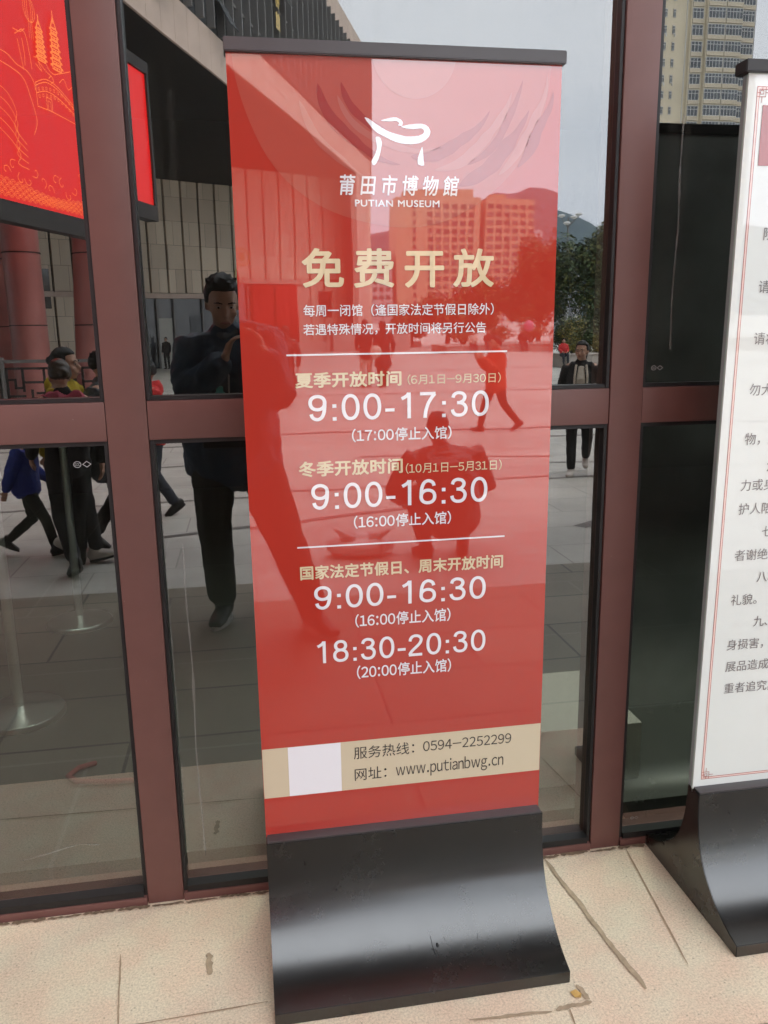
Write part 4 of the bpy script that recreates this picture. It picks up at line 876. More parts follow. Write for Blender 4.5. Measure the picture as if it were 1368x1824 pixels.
def shrub(label, x, y, z0, rad, n, size, mats, seed):
    t = thing('shrub', label, 'shrub', (x, y, z0), 'shrubs in the planters'); o_ = t.location.copy(); rnd = random.Random(seed)
    g = MB(o_)
    for k in range(9):
        a = k * .7; e_ = Vector((x + math.cos(a) * rad[0] * .8, y + math.sin(a) * rad[1] * .8, z0 + rad[2] * rnd.uniform(1.1, 2.0))); g.tube([(x, y, z0 - .05), ((x + e_.x) / 2 + .05, (y + e_.y) / 2, (z0 + e_.z) / 2 + .1), e_], [.03, .02, .008], 6)
    g.build('stem', M['bark'], t, smooth=True)
    g = MB(o_); leaf_mass(g, (x, y, z0 + rad[2] * .9), rad, n, size, seed=seed, lumps=8, mi=list(range(len(mats)))); g.build('foliage', mats, t)
for i, (x, y, z0, r, h, mats, lab) in enumerate((
        (16.0, -36.9, .3, .95, 1.05, [LF3, LF2, LF2], 'yellow green shrub in the planter behind the woman with the handbag'), (17.7, -37.2, .3, .9, .9, [LF3, LF3, LF2], 'brightest yellow shrub in the right planter'), (19.6, -37.0, .3, 1.0, .8, [LF2, LF3], 'olive shrub right of the brightest yellow one'), (21.6, -37.0, .3, 1.0, .9, [LF2, LF], 'dark olive shrub at the far end of the right planter'),
        (17.4, -39.9, .3, 1.5, 1.35, [LF2, LF, LF], 'big dense bush under the tall dark round tree'), (19.9, -39.6, .3, 1.5, 1.2, [LF, LF2], 'big dark bush right of the dense one'),
        (11.2, -40.3, .05, .9, .55, [LF2, LF], 'low shrub at the left end of the long planter'), (13.0, -40.3, .05, 1.0, .65, [LF2, LF], 'low rounded shrub behind the seated family'), (14.9, -40.4, .05, 1.0, .8, [LF, LF2], 'shrub next to the pink balloon'), (17.0, -40.6, .05, 1.1, .9, [LF, LF2], 'dark shrub at the right end of the long planter'))):
    shrub(lab, x, y, z0, (r, r * .8, h), 1500 if r < 1.3 else 4000, .12 if r < 1.3 else .18, mats, 90 + i)

# ================================================================== far buildings and hills
def tower(name, label, x0, x1, y0, y1, z1, wall_m, cols, floors, zb, fh, win, roofs=(), far=True):
    t = thing(name, label, 'apartment tower', ((x0 + x1) / 2, (y0 + y1) / 2, -.3), 'apartment towers'); o_ = t.location.copy()
    g = MB(o_); g.box(x0, x1, y0, y1, -.3, z1); g.build('wall', wall_m, t)
    for (a, b_, c, d, e_) in roofs: g = MB(o_); g.box(a, b_, c, d, z1, e_); g.build('roof_block', wall_m, t)
    wme = None; bme = None; cnt = 0
    wd_, wh = win
    if far: M['farpane'] = M.get('farpane') or mat('dark far window', (.06, .058, .058), .3); M['farmid'] = M.get('farmid') or mat('curtained far window', (.17, .15, .13), .4)
    for f in range(floors):
        for (u, wu) in cols:
            x = x0 + u
            if wme is None:
                wme = []
                for v_ in range(3):
                    g = MB(); g.box(-.5, .5, -.02, .12, -wh / 2, wh / 2, mi=0)
                    for q in (-.5, -.17, .17, .46): g.box(q, q + .04, .121, .16, -wh / 2, wh / 2, mi=1)
                    for q in (-wh / 2, wh * .12, wh / 2 - .1): g.box(-.5, .5, .122, .158, q, q + .1, mi=1)
                    if v_ == 2: g.box(.18, .42, .165, .5, -wh / 2 - .55, -wh / 2 - .1, mi=1)     # air conditioner under the sill
                    w_ = g.mesh('window'); w_.materials.append(M[('farmid' if v_ == 1 else 'farpane') if far else 'pane']); w_.materials.append(M['farmid' if far else 'wframe']); wme.append(w_)
            if cnt >= 100: break
            o = bpy.data.objects.new('window', wme[(f * 7 + int(u * 3) * 5 + f * f) % 3]); COL.objects.link(o); o.parent = t; o.location = Vector((x, y1, zb + f * fh)) - o_; o.scale = (wu, 1, 1); cnt += 1
    return t, o_
# cream tower, its front turned to the plaza, with glazed balconies
x0, x1, yT = 84.0, 105.5, -165.0
ct, co = tower('apartment_tower', 'tall cream apartment tower with glazed balconies, reflected at the upper right', x0, x1, yT - 16, yT, 84, M['cream_wall'], [(2.0, .9), (4.0, .55)], 27, 3.0, 3.0, (1, 1.5), far=False)
bay = MB(co); bay.box(x0 + 10.2, x0 + 17.8, yT + .001, yT + 1.6, -.3, 84); bay.build('bay', M['cream_wall'], ct)
bay = MB(co); bay.box(x0 + 7.2, x0 + 10.15, yT + .002, yT + .8, -.3, 84); bay.build('bay', M['cream_wall'], ct)
bay = MB(co); bay.box(x0 + 17.85, x1, yT + .002, yT + .5, -.3, 84); bay.build('bay', M['pale_wall'], ct)
dp = MB(co); dp.box(x0 + 6.6, x0 + 6.75, yT + .01, yT + .2, -.3, 84); dp.build('downpipe', M['wframe'], ct)
def balc(xa, xb, yf, n):
    g = MB(); W_ = xb - xa
    g.box(0, W_, -.05, .30, -1.5, -.75, mi=0); g.box(0.05, W_ - .05, -.04, .16, -.74, 1.25, mi=1)
    k = 0.0
    nb = max(3, int(W_ / .62))
    for i in range(nb + 1): g.box(i * (W_ - .08) / nb, i * (W_ - .08) / nb + .08, .161, .25, -.74, 1.25, mi=2)
    for z in (-.74, .55, 1.15): g.box(0, W_, .162, .24, z, z + .09, mi=2)
    me = g.mesh('balcony'); 
    for q in (M['balc'], M['pane'], M['wframe']): me.materials.append(q)
    for f in range(n):
        o = bpy.data.objects.new('balcony', me); COL.objects.link(o); o.parent = ct; o.location = Vector((xa, yf, 2.6 + f * 3.0)) - co
balc(x0 + 10.3, x0 + 13.9, yT + 1.6, 27); balc(x0 + 14.1, x0 + 17.7, yT + 1.6, 27); balc(x0 + 7.4, x0 + 9.7, yT + .8, 27); balc(x0 + 18.2, x1 - .4, yT + .5, 27)
# broad tan tower in two blocks
tower('apartment_block', 'broad tan apartment block with rows of dark windows beyond the olive trees', 59.6, 92.5, -334, -320, 46.3, M['tan_wall'], [(13.5 + k * 3.2, 2.0) for k in range(6)] + [(7.2, 1.2)], 14, 4.0, 3.0, (1, 1.7), roofs=[(64, 90, -332, -322, 49.5)])
tower('apartment_block', 'tan apartment block adjoining the broad one on its right', 94.5, 114.5, -330, -319, 46.0, M['tan_wall'], [(1.7 + k * 3.4, 2.3) for k in range(6)], 14, 4.0, 3.0, (1, 1.6), roofs=[(97, 103, -328, -321, 47.8)])
tower('apartment_block', 'lower pale apartment block seen beside the museum corner', 42.0, 57.5, -330, -318, 26, M['pale_wall'], [(1.5 + k * 2.5, 1.5) for k in range(6)], 8, 3.0, 3.0, (1, 1.5))
for xa, xb, zz, lab in ((243, 258, 74, 'pale far tower nearest the tan blocks'), (259, 270, 62, 'shorter pale far tower between two others'), (276, 285, 52, 'pale far tower with a spire, left of a pair'), (289, 297, 54, 'pale far tower with a spire, right of a pair')):
    t, o_ = tower('far_tower', lab, xa, xb, -712, -700, zz, M['pale_wall'], [(1.2 + k * 2.9, 1.8) for k in range(int((xb - xa) / 2.9))], int(zz / 3.2) - 2, 6, 3.2, (1, 1.7))
    if 'spire' in lab:
        g = MB(o_); g.lathe(((xa + xb) / 2, -706, zz), [(3.5, 0), (2.6, 4), (1.2, 9), (.3, 18)], 12); g.build('spire', M['pale_wall'], t)
g = MB((66, -300, 0)); g.box(78, 112, -306, -300, 12.0, 13.2); 
for k in range(6): g.box(79 + k * 6, 80 + k * 6, -305, -301, -.3, 12.0)
o = g.build('footbridge', M['wframe']); o.location = (66, -300, 0); tag(o, 'white raised walkway in front of the tan apartment blocks', 'bridge')
# wooded hills on the horizon
g = MB((0, 0, 0)); nx = 120; ny = 8; V = []
def ridge(x):
    P = ((-900, 60), (-200, 110), (120, 130), (240, 148), (285, 156), (400, 190), (480, 218), (532, 232), (590, 214), (623, 192), (668, 182), (760, 200), (900, 170), (1200, 120), (2200, 60))
    for (a, b_), (c, d) in zip(P, P[1:]):
        if a <= x <= c: t = (x - a) / (c - a); t = t * t * (3 - 2 * t); return b_ + (d - b_) * t
    return 50
for j in range(ny + 1):
    r = []
    for i in range(nx + 1):
        x = -900 + 3100 * i / nx; t = j / ny; z = ridge(x) * (math.sin(t * PI / 2) ** .8) + 14 * t * noise.noise(Vector((x * .012, t * 4, 0))) + 5 * t * noise.noise(Vector((x * .06, t * 9, 3)))
        r.append(g.bm.verts.new((x, -1150 - 380 * t, z - .5)))
    V.append(r)
for j in range(ny):
    for i in range(nx): g.bm.faces.new((V[j][i], V[j][i + 1], V[j + 1][i + 1], V[j + 1][i]))
tag(g.build('hills', M['hill'], smooth=True), kind='structure')

# ================================================================== people
def lerp(a, b_, t): return Vector(a) + (Vector(b_) - Vector(a)) * t
def person(label, loc, face, H, pose=None, top=BLACK, bottom=DENIM, shoe=SHOEB, hair='short', hairm=HAIR, hem=.86, coat=0, puff=1.0, vox=.013, group='people on the plaza', hood=False, sole=False, gender=1.0, baggy=1.0):
    """face = heading in degrees the person looks towards (0 = +y, towards the glass wall; 90 = -x)"""
    J = dict(pelvis=(0, 0, .93), waist=(0, 0, 1.08), chest=(0, .0, 1.28), neck=(0, -.01, 1.44), head=(0, .02, 1.585), hip=(.088, 0, .90), kneeL=(-.10, .02, .49), kneeR=(.10, .02, .49), ankL=(-.10, -.02, .085), ankR=(.10, -.02, .085), toeL=(-.1, 1, 0), toeR=(.1, 1, 0),
             shL=(-.175, -.01, 1.385), shR=(.175, -.01, 1.385), elL=(-.225, -.03, 1.12), elR=(.225, -.03, 1.12), wrL=(-.235, .05, .88), wrR=(.235, .05, .88), hyaw=0, hpitch=0, palmL=(1, 0, 0), palmR=(-1, 0, 0), curl=.5)
    J.update(pose or {}); V_ = {k: (Vector(v) if isinstance(v, tuple) else v) for k, v in J.items()}
    pel, wai, che, nec, hd = V_['pelvis'], V_['waist'], V_['chest'], V_['neck'], V_['head']
    hips = {'L': pel + Vector((-V_['hip'].x, 0, -.03)), 'R': pel + Vector((V_['hip'].x, 0, -.03))}
    S = H / 1.70
    HM = Matrix.Rotation(math.radians(V_['hyaw']), 3, 'Z') @ Matrix.Rotation(math.radians(V_['hpitch']), 3, 'X')
    h_ = lambda *p: hd + HM @ Vector(p)
    up = (nec - che).normalized()
    g = MB()
    # torso
    sw = .165 * gender
    g.tube([pel + Vector((0, 0, -.07)), pel, wai, che, lerp(che, nec, .55), nec], [(.135, .10), (.155, .115), (.132, .10), (sw, .118), (.135, .09), (.062, .062)], 16)
    g.tube([V_['shL'], lerp(che, nec, .7), V_['shR']], [.055, .07, .055], 10)
    g.tube([lerp(che, nec, .7), nec, h_(0, -.015, -.07)], [.065, .054, .052], 12)
    for s_ in 'LR':
        g.tube([V_['sh' + s_], lerp(V_['sh' + s_], V_['el' + s_], .5), V_['el' + s_], lerp(V_['el' + s_], V_['wr' + s_], .4), V_['wr' + s_]], [.052, .046, .038, .037, .026], 10)
        g.tube([hips[s_], lerp(hips[s_], V_['knee' + s_], .5), V_['knee' + s_], lerp(V_['knee' + s_], V_['ank' + s_], .35), V_['ank' + s_]], [.088, .073, .054, .054, .036], 12)
        wr = V_['wr' + s_]; d = V_.get('hand' + s_); d = (d if d is not None else (wr - V_['el' + s_])).normalized()
        pn = V_['palm' + s_]; pn = (pn - d * pn.dot(d)).normalized(); sd_ = d.cross(pn) * (1 if s_ == 'L' else -1)
        pc = wr + d * .05
        g.tube([wr, wr + d * .035, wr + d * .085], [.026, (.038, .016), (.040, .014)], 10, ref=tuple(sd_))
        for k, (off, ln) in enumerate(((.029, .068), (.010, .078), (-.010, .073), (-.028, .057))):
            b0 = wr + d * .082 + sd_ * off; c = V_['curl']; P = [b0]; dd = d.copy()
            for q in range(3):
                dd = (dd + pn * c * (.55 + .25 * q)).normalized(); P.append(P[-1] + dd * ln * (.42, .32, .26)[q])
            g.tube(P, [.0092, .0088, .0082, .0070], 8)
        b0 = wr + d * .028 + sd_ * .030; g.tube([b0, b0 + (d * .55 + sd_ * .7 + pn * .3).normalized() * .034, b0 + (d * .55 + sd_ * .7 + pn * .3).normalized() * .034 + (d * .85 + pn * .4).normalized() * .030], [.012, .0105, .0085], 8)
    # head
    g.ball(h_(0, -.012, .022), (.074, .093, .098), HM, 20, 14)
    g.ball(h_(0, .022, -.045), (.056, .068, .068), HM, 16, 12); g.ball(h_(0, .052, -.088), (.026, .024, .022), HM)
    g.tube([h_(0, .082, .012), h_(0, .100, -.018), h_(0, .104, -.030)], [.010, .014, .015], 8); g.ball(h_(0, .088, -.064), (.024, .012, .010), HM)
    for q in (-1, 1):
        g.ball(h_(q * .076, -.008, -.008), (.012, .020, .032), HM); g.ball(h_(q * .040, .060, -.028), (.024, .022, .022), HM); g.ball(h_(q * .032, .074, .026), (.024, .012, .008), HM)
    ex = MB()
    for q in (-1, 1):
        ex.ball(h_(q * .030, .0765, .006), (.0115, .006, .0048), HM, 12, 8, mi=1); ex.ball(h_(q * .030, .0815, .006), (.0058, .004, .0050), HM, 10, 8, mi=2)
        ex.tube([h_(q * .014, .088, .026), h_(q * .032, .087, .031), h_(q * .050, .076, .027)], [.0030, .0036, .0022], 6, mi=2)
    ex.tube([h_(-.022, .094, -.064), h_(0, .102, -.062), h_(.022, .094, -.064)], [.0035, .0062, .0035], 8, ref=(0, 0, 1), mi=3)
    body = fused(g, 'person', [SKIN, mat_white(), EYE, LIP], None, vox=min(vox, .010), smooth=2, extra=ex)
    body.location = loc; body.rotation_euler = (0, 0, math.radians(face)); body.scale = (S, S, S)
    tag(body, label, 'person', group)
    # hair
    g = MB()
    def capfn(u, p):
        if u.y > .25 and u.z < .42: k = min(1, (u.y - .25) * 2.2); p = p * (1 - .30 * k)
        if u.z < -.35: p = p * (1 - .25 * min(1, (-.35 - u.z) * 2))
        return p
    g.ball(h_(0, -.020, .034), (.087, .104, .106), HM, 24, 18, fn=capfn)
    if hair == 'long': g.tube([h_(0, -.075, .03), h_(0, -.085, -.10), h_(0, -.08, -.24)], [(.078, .04), (.085, .045), (.07, .03)], 12)
    if hair == 'bun': g.ball(h_(0, -.115, .03), .042)
    if hair == 'tails':
        for q in (-1, 1): g.tube([h_(q * .07, -.03, .06), h_(q * .125, -.05, .03), h_(q * .14, -.06, -.06)], [.022, .032, .014], 10)
    if hair == 'pony': g.tube([h_(0, -.10, .05), h_(0, -.15, .0), h_(0, -.14, -.14)], [.025, .032, .014], 10)
    if hair == 'short':
        for k in range(26):
            a = k * 2.4; rr = .02 + .055 * ((k * 7) % 10) / 10; b0 = h_(math.cos(a) * rr, -.02 + math.sin(a) * rr * 1.1, .125 - rr * .35); g.tube([b0, b0 + HM @ Vector((math.cos(a) * .012, math.sin(a) * .012 + .006, .022))], [.010, .004], 6)
    fused(g, 'hair', hairm, body, vox=.009, smooth=1, fold=.004, fscale=40)
    # jacket / coat
    p_ = puff; g = MB()
    dn = (pel - wai).normalized() if (pel - wai).length > .01 else Vector((0, 0, -1)); low = pel + dn * (.93 - hem)
    pts = [low, pel, wai, che, lerp(che, nec, .5), lerp(che, nec, .92)]; rr = [(.178 * p_, .142 * p_), (.180 * p_, .142 * p_), (.166 * p_, .132 * p_), (.192 * p_ * gender, .145 * p_), (.160 * p_, .112 * p_), (.080, .076)]
    if coat: pts = [low + Vector((0, 0, -coat)), low + Vector((0, 0, -coat * .5))] + pts; rr = [(.235, .205), (.21, .175)] + rr
    g.tube(pts, rr, 18, cap=True)
    for s_ in 'LR':
        a, b_, c = V_['sh' + s_], V_['el' + s_], V_['wr' + s_]
        g.tube([lerp(che, nec, .62), lerp(lerp(che, nec, .62), a, .75), a, lerp(a, b_, .5), b_, lerp(b_, c, .5), lerp(b_, c, .94)], [.085, .082, .076 * p_, .068 * p_, .060 * p_, .053 * p_, .046 * p_], 12)
    g.tube([lerp(che, nec, .8), nec + up * .035], [(.088, .082), (.072, .070)], 14)
    if hood: g.ball(nec + Vector((0, -.085, -.02)), (.115, .065, .085))
    fused(g, 'jacket', top, body, vox=vox, smooth=4, fold=.008 * (1.6 if puff > 1.1 else 1), fscale=8 if puff < 1.1 else 14)
    # trousers
    g = MB(); g.tube([lerp(pel, wai, .5), pel, pel + Vector((0, 0, -.08))], [(.150, .115), (.165, .128), (.150, .125)], 16)
    for s_ in 'LR':
        a, b_, c = hips[s_], V_['knee' + s_], V_['ank' + s_]
        g.tube([a + (a - b_).normalized() * .02, lerp(a, b_, .4), lerp(a, b_, .85), b_, lerp(b_, c, .3), lerp(b_, c, .93)], [q * baggy for q in (.102, .092, .074, .070, .068, .058)], 14)
    fused(g, 'trousers', bottom, body, vox=vox, smooth=3, fold=.007, fscale=9)
    # shoes
    for s_ in 'LR':
        a = V_['ank' + s_]; f = V_['toe' + s_].normalized(); sd_ = Vector((f.y, -f.x, 0)).normalized(); u = sd_.cross(f).normalized()
        q = lambda x, y, z: a + sd_ * x + f * y + u * z
        g = MB(); g.tube([q(0, -.075, -.030), q(0, -.04, -.028), q(0, .03, -.036), q(0, .10, -.050), q(0, .165, -.058)], [(.034, .042), (.040, .050), (.042, .044), (.046, .032), (.036, .022)], 14, ref=tuple(sd_)); g.tube([q(0, -.01, -.02), q(0, -.012, .05)], [.050, .048], 12)
        sh_ = fused(g, 'shoe', shoe, body, vox=.010, smooth=2)
        g = MB(); n = 20; ring = []
        for zz in (-.085, -.066):
            ring.append([g.bm.verts.new(q((.044 + .004 * math.cos(2 * t)) * math.cos(t), .047 + .138 * math.sin(t), zz)) for t in [6.28318 * k / n for k in range(n)]])
        for k in range(n): g.bm.faces.new((ring[0][k], ring[0][(k + 1) % n], ring[1][(k + 1) % n], ring[1][k]))
        g.bm.faces.new(ring[0][::-1]); g.bm.faces.new(ring[1]); g.build('sole', SOLE if sole else SHOEB, sh_)
    return body
_mw = []
def mat_white():
    if not _mw: _mw.append(mat('eye white', (.42, .39, .37), .3))
    return _mw[0]
def held(body, p):
    return Vector(body.location) + Matrix.Rotation(body.rotation_euler.z, 3, 'Z') @ (Vector(p) * body.scale.x)
def walk(k=.30, arm=.22, lift=.12):
    return dict(kneeL=(-.09, .20 * k / .3, .50), ankL=(-.09, k, .10), toeL=(-.05, 1, .25), kneeR=(.09, .03, .48), ankR=(.09, -k, .085 + lift), toeR=(.05, 1, -.55), elL=(-.24, -.12, 1.14), wrL=(-.22, -arm, .90), elR=(.24, .04, 1.13), wrR=(.22, arm + .05, .95))

# the photographer, phone up, one foot forward
ph = person('person in a dark navy jacket and dark olive trousers taking a picture with a phone', (-.02, -2.22, 0), 0, 1.71,
            dict(pelvis=(-.07, -.04, .92), waist=(-.07, -.03, 1.08), chest=(-.06, .0, 1.28), neck=(-.06, .03, 1.43), head=(-.07, .07, 1.575), hyaw=-8, hpitch=-20,
                 kneeL=(-.175, .06, .50), ankL=(-.15, .12, .085), toeL=(-.25, 1, 0), kneeR=(.16, .03, .49), ankR=(.29, -.03, .085), toeR=(.55, 1, 0),
                 shL=(-.23, .03, 1.36), shR=(.10, .03, 1.36), elL=(-.25, .17, 1.17), wrL=(-.075, .26, 1.31), elR=(.145, .17, 1.14), wrR=(.105, .25, 1.31), handL=(.35, .25, .9), handR=(-.35, .25, .9), palmL=(.9, .2, -.3), palmR=(-.9, .2, -.3), curl=.55),
            top=NAVY, bottom=OLIVE, shoe=SHOEB, hair='short', hem=.76, puff=1.34, baggy=1.25, vox=.011, hood=True, sole=True, group='people on the raised pavement')
g = MB(); g.tube([(-.115, .055, 1.43), (-.07, .118, 1.42), (-.015, .075, 1.44)], [.020, .022, .020], 8); fused(g, 'collar', GREY, ph, vox=.008)
g = MB(); g.tube([(-.055, .165, 1.34), (-.06, .190, 1.22), (-.066, .175, 1.05), (-.07, .165, .92)], [.0045] * 4, 6); g.build('zip', M['steel'], ph)
# phone: its lens is the camera
t = thing('smartphone', 'dark smartphone held up in portrait by the person taking the picture', 'smartphone', tuple(CP - CF * .010)); o_ = t.location.copy()
g = MB(o_); g.obox(CP - CF * .0135 + CR * .022 - CU * .058, CR, CU, CF, .0355, .0745, .0036); bmesh.ops.bevel(g.bm, geom=list(g.bm.edges), offset=.0025, segments=3, affect='EDGES'); pb_ = g.build('back', M['phone'], t, ang=40)
g = MB(o_); g.obox(CP - CF * .0090 - CU * .018, CR, CU, CF, .009, .026, .0008)
g.build('lens_plate', EYE, t)
g = MB(o_); g.obox(CP - CF * .0174 + CR * .022 - CU * .058, CR, CU, CF, .033, .072, .0002); g.build('screen', M['wglass'], t)
t = thing('shoulder_bag', 'small black bag hanging at the waist of the person taking the picture', 'bag', (-.08, -2.02, 1.0)); o_ = t.location.copy()
g = MB(o_); g.box(-.22, .06, -2.08, -2.005, .90, 1.10, .02); g.build('pouch', BLACK, t, ang=50)
g = MB(o_); g.tube([(-.20, -2.07, 1.08), (-.22, -2.10, 1.22), (-.15, -2.14, 1.40), (-.02, -2.17, 1.40), (.08, -2.11, 1.24), (.05, -2.07, 1.08)], [(.004, .016)] * 6, 8); g.build('strap', BLACK, t, smooth=True)
g = MB((-.13, -2.0, 1.0)); g.lathe((-.125, -2.012, 1.05), [(.026, 0), (.027, .10), (.024, .118), (.017, .124), (.017, .145), (.012, .15)], 20); o = g.build('bottle', M['teal'], ang=40); o.location = (-.13, -2.0, 1.0); tag(o, 'teal bottle standing in the black waist bag', 'bottle')
PZ = -.3
person('child in a blue padded jacket walking with a long stride', (-1.78, -4.82, PZ), -95, 1.08, walk(.30, .2), top=BLUE, bottom=OLIVE, shoe=SHOEB, puff=1.25, hair='short')
person('person in a yellow hooded jacket and black trousers with white shoes', (-1.36, -4.62, PZ), -80, 1.65, walk(.16, .12, .04), top=YEL, bottom=BLACK, shoe=SHOEW, hair='bun', hood=True, hem=1.02)
pk = person('person with brown hair and a pink scarf over a black jacket', (-1.33, -4.30, PZ), 150, 1.57, walk(.2, .15, .05), top=BLACK, bottom=BLACK, hair='bun', hairm=HAIRB)
g = MB(); g.tube([(-.13, -.02, 1.40), (-.07, .10, 1.42), (.05, .11, 1.41), (.13, 0, 1.40), (.05, -.10, 1.43), (-.08, -.09, 1.43), (-.13, 0, 1.40)], [.06] * 7, 10); g.tube([(.05, .12, 1.40), (.06, .16, 1.25), (.07, .16, 1.08)], [(.05, .025)] * 3, 8); fused(g, 'scarf', PINK, pk, vox=.012, fold=.006)
person('person in a grey quilted coat beside the yellow jacket', (-1.13, -4.86, PZ), -85, 1.62, walk(.2, .15, .05), top=GREY, bottom=BLACK, shoe=SHOEB, hair='short', puff=1.2, hem=.7)
person('child in a bright red padded jacket behind the person taking the picture', (-.93, -6.2, PZ), 70, 1.50, walk(.18, .1, .05), top=REDC, bottom=DENIM, hair='short', puff=1.25, hood=True)
person('woman with long hair in a long dark coat walking alone across the plaza', (.83, -15.36, PZ), 165, 1.62, walk(.2, .12, .06), top=PLUM, bottom=BLACK, hair='long', coat=.34, hem=.80, gender=.92)
person('person in a black top and light trousers walking with a companion', (3.13, -19.8, PZ), 185, 1.72, walk(.16, .1, .03), top=BLACK, bottom=CREAMC, shoe=SHOEW, hair='short', hem=.78)
person('person in a knee length black coat beside the one in light trousers', (3.55, -19.7, PZ), 175, 1.69, walk(.16, .1, .03), top=BLACK, bottom=BLACK, hair='long', coat=.25, hem=.82)
t = thing('shoulder_bag', 'cream bag carried between the walking couple', 'bag', (3.36, -19.62, .55)); o_ = t.location.copy()
g = MB(o_); g.ball((3.36, -19.62, .62), (.17, .10, .18)); g.build('pouch', CREAMC, t, smooth=True); g = MB(o_); g.tube([(3.26, -19.62, .72), (3.30, -19.66, 1.0), (3.42, -19.66, 1.0), (3.46, -19.62, .72)], [.012] * 4, 8); g.build('strap', CREAMC, t, smooth=True)
person('girl with two hair tails in an orange red jacket striding across the plaza', (3.86, -10.9, PZ), 82, 1.46, dict(kneeL=(-.08, .16, .50), ankL=(-.08, .26, .085), toeL=(0, 1, .15), kneeR=(.08, -.12, .50), ankR=(.08, -.40, .16), toeR=(0, 1, -.5), elL=(-.20, .12, 1.12), wrL=(-.10, .30, 1.30), elR=(.22, .10, 1.12), wrR=(.10, .30, 1.32), handL=(0, .6, .8), handR=(0, .6, .8), head=(0, .04, 1.585)), top=ORED, bottom=OLIVE, shoe=SHOEB, hair='tails', puff=1.2, hem=.78)
person('man in a dark leather jacket squatting with his back turned beside a plastic bag', (1.42, -4.25, PZ), 176, 1.70,
       dict(pelvis=(0, -.10, .34), waist=(0, -.12, .47), chest=(0, -.02, .66), neck=(.01, .09, .815), head=(.02, .155, .945), hyaw=6, hpitch=-24, kneeL=(-.19, .30, .50), ankL=(-.15, .05, .10), toeL=(-.25, 1, -.1), kneeR=(.19, .30, .50), ankR=(.15, .05, .10), toeR=(.25, 1, -.1),
            shL=(-.225, .05, .765), shR=(.225, .05, .765), elL=(-.36, .14, .52), wrL=(-.26, .34, .40), elR=(.36, .14, .52), wrR=(.26, .34, .40), curl=.7), top=LEATHER, bottom=BLACK, shoe=SHOEB, hair='short', hem=.88, puff=1.26, vox=.012)
g = MB((.80, -4.5, PZ)); g.ball((.80, -4.5, PZ + .075), (.26, .17, .085), u=24, v=16); me_ = None
for v in g.bm.verts:
    p = v.co.copy(); k = noise.noise(p * 9) * .05 + noise.noise(p * 22) * .025; v.co += p.normalized() * k; v.co.z = max(v.co.z, .002)
for a, tip in ((.6, (1.02, -4.42, PZ + .20)), (2.4, (.60, -4.45, PZ + .22)), (4.0, (.78, -4.62, PZ + .19))): g.tube([(.80 + math.cos(a) * .1, -4.5 + math.sin(a) * .06, PZ + .12), tip], [.05, .008], 8)
o = g.build('plastic_bag', M['plastic'], smooth=True); o.location = (.80, -4.5, PZ); tag(o, 'crumpled white plastic bag lying on the plaza beside the squatting man', 'plastic bag')
wr_ = person('young woman in an open black jacket over a pale top with a handbag', (3.97, -7.36, PZ), 24, 1.60, dict(walk(.20, .10, .10), hyaw=18, kneeR=(.11, -.02, .49), ankR=(.10, -.34, .20), kneeL=(-.09, .08, .49), ankL=(-.08, .10, .085), toeL=(-.15, 1, 0), elL=(-.25, -.06, 1.13), wrL=(-.24, .03, .86), elR=(.26, -.05, 1.13), wrR=(.25, .05, .87)), top=BLACK, bottom=BLACK, shoe=SHOEW, hair='pony', vox=.011, sole=True, gender=.93)
g = MB(); g.tube([(0, .118, .93), (0, .134, 1.08), (0, .150, 1.25), (0, .098, 1.40)], [(.062, .03), (.060, .03), (.058, .03), (.040, .02)], 12); fused(g, 'pale_top', CREAMC, wr_, vox=.009, smooth=3)
for q in (-1, 1):
    g = MB(); g.tube([(q * .075, .135, .95), (q * .078, .152, 1.10), (q * .080, .158, 1.27), (q * .062, .110, 1.42)], [(.016, .022)] * 4, 8); fused(g, 'lapel', CREAMC, wr_, vox=.008, smooth=2)
hb = held(wr_, (.30, .05, .0)); t = thing('handbag', 'beige handbag hanging from the hand of the young woman in black', 'handbag', (hb.x, hb.y, .02)); o_ = t.location.copy()
g = MB(o_); g.box(hb.x - .05, hb.x + .05, hb.y - .12, hb.y + .12, PZ + .18, PZ + .46, .02); g.build('bag_body', CREAMC, t, ang=50); g = MB(o_); g.tube([(hb.x, hb.y - .09, PZ + .45), (hb.x, hb.y - .04, PZ + .74), (hb.x, hb.y + .04, PZ + .74), (hb.x, hb.y + .09, PZ + .45)], [.008] * 4, 8); g.build('handle', CREAMC, t, smooth=True)
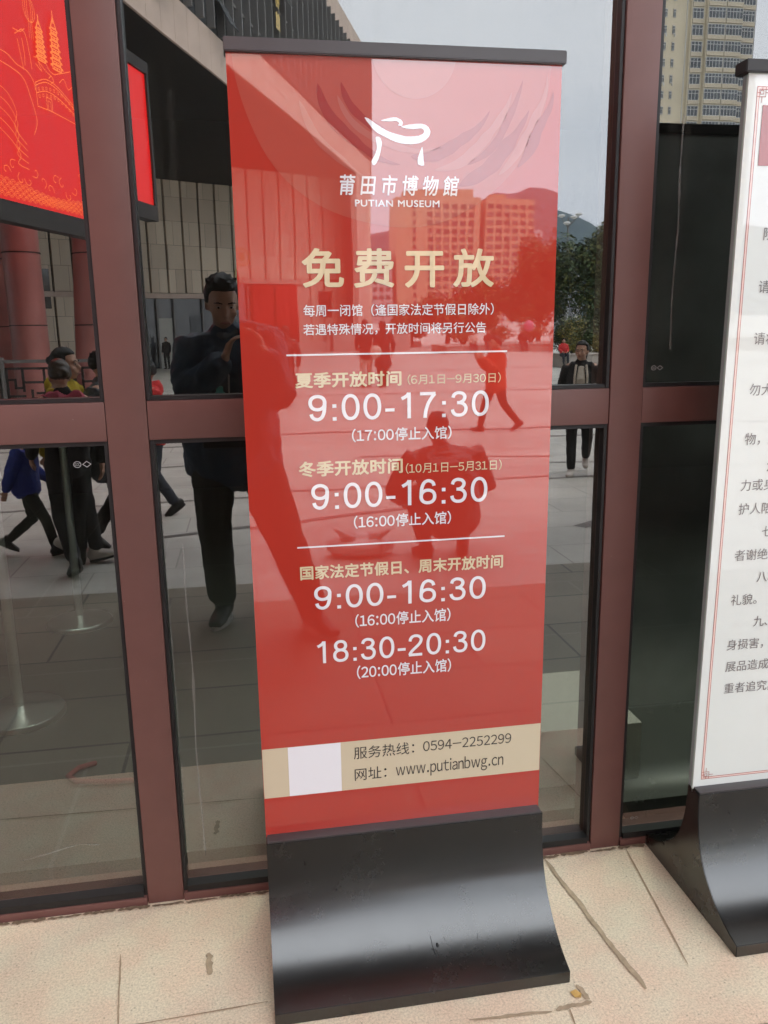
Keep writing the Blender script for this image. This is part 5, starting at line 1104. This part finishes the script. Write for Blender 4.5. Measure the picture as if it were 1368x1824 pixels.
SIT = dict(pelvis=(0, 0, .50), waist=(0, -.01, .64), chest=(0, .01, .84), neck=(0, .02, 1.0), head=(0, .05, 1.14), kneeL=(-.11, .42, .49), kneeR=(.11, .42, .49), ankL=(-.11, .46, .09), ankR=(.11, .46, .09), shL=(-.175, 0, .95), shR=(.175, 0, .95), elL=(-.22, .06, .70), elR=(.22, .06, .70), wrL=(-.12, .28, .62), wrR=(.12, .28, .62))
def seated(lab, x, y, top, z=PZ): person(lab, (x, y, z), 5, 1.62, dict(SIT), top=top, bottom=DENIM, hem=.88, vox=.018, hair='short')
seated('seated person in cream sitting on the edge of the long planter', 11.3, -38.75, CREAMC, -.36); seated('seated person in plum on the planter edge next to the one in cream', 12.1, -38.75, PLUM, -.36); seated('seated person in red on the nearer planter', 15.1, -35.75, REDC, -.12); seated('seated person in black at the right end of the seats', 13.9, -38.75, BLACK, -.36)
person('person in a dark suit standing in the bright doorway of the wing', (-4.3, -45.9, PZ), 20, 1.72, {}, top=BLACK, bottom=BLACK, vox=.018)
g = MB((14.0, -38.2, .95)); g.ball((14.0, -38.2, .98), (.24, .24, .28), u=20, v=14); g.tube([(14.0, -38.2, .72), (14.02, -38.25, .3), (14.0, -38.3, -.1)], [.012, .008, .008], 6)
o = g.build('balloon', mat('pink balloon', (.62, .18, .30), .25), smooth=True); o.location = (14.0, -38.2, .95); tag(o, 'pink balloon on a string in front of the shrubs', 'balloon')

# ================================================================== air
g = MB(); g.box(-2450, 2450, -2450, 450, -1.6, 300)
hm = bpy.data.materials.new('air'); hm.use_nodes = True; t_ = hm.node_tree; t_.nodes.remove(t_.nodes['Principled BSDF'])
pv = t_.nodes.new('ShaderNodeVolumePrincipled'); pv.inputs['Color'].default_value = (.55, .72, 1.0, 1); pv.inputs['Density'].default_value = .00019; pv.inputs['Anisotropy'].default_value = 0.0
t_.links.new(pv.outputs[0], t_.nodes['Material Output'].inputs['Volume'])
tag(g.build('haze', hm), kind='stuff')
bpy.data.scenes.remove(TS)
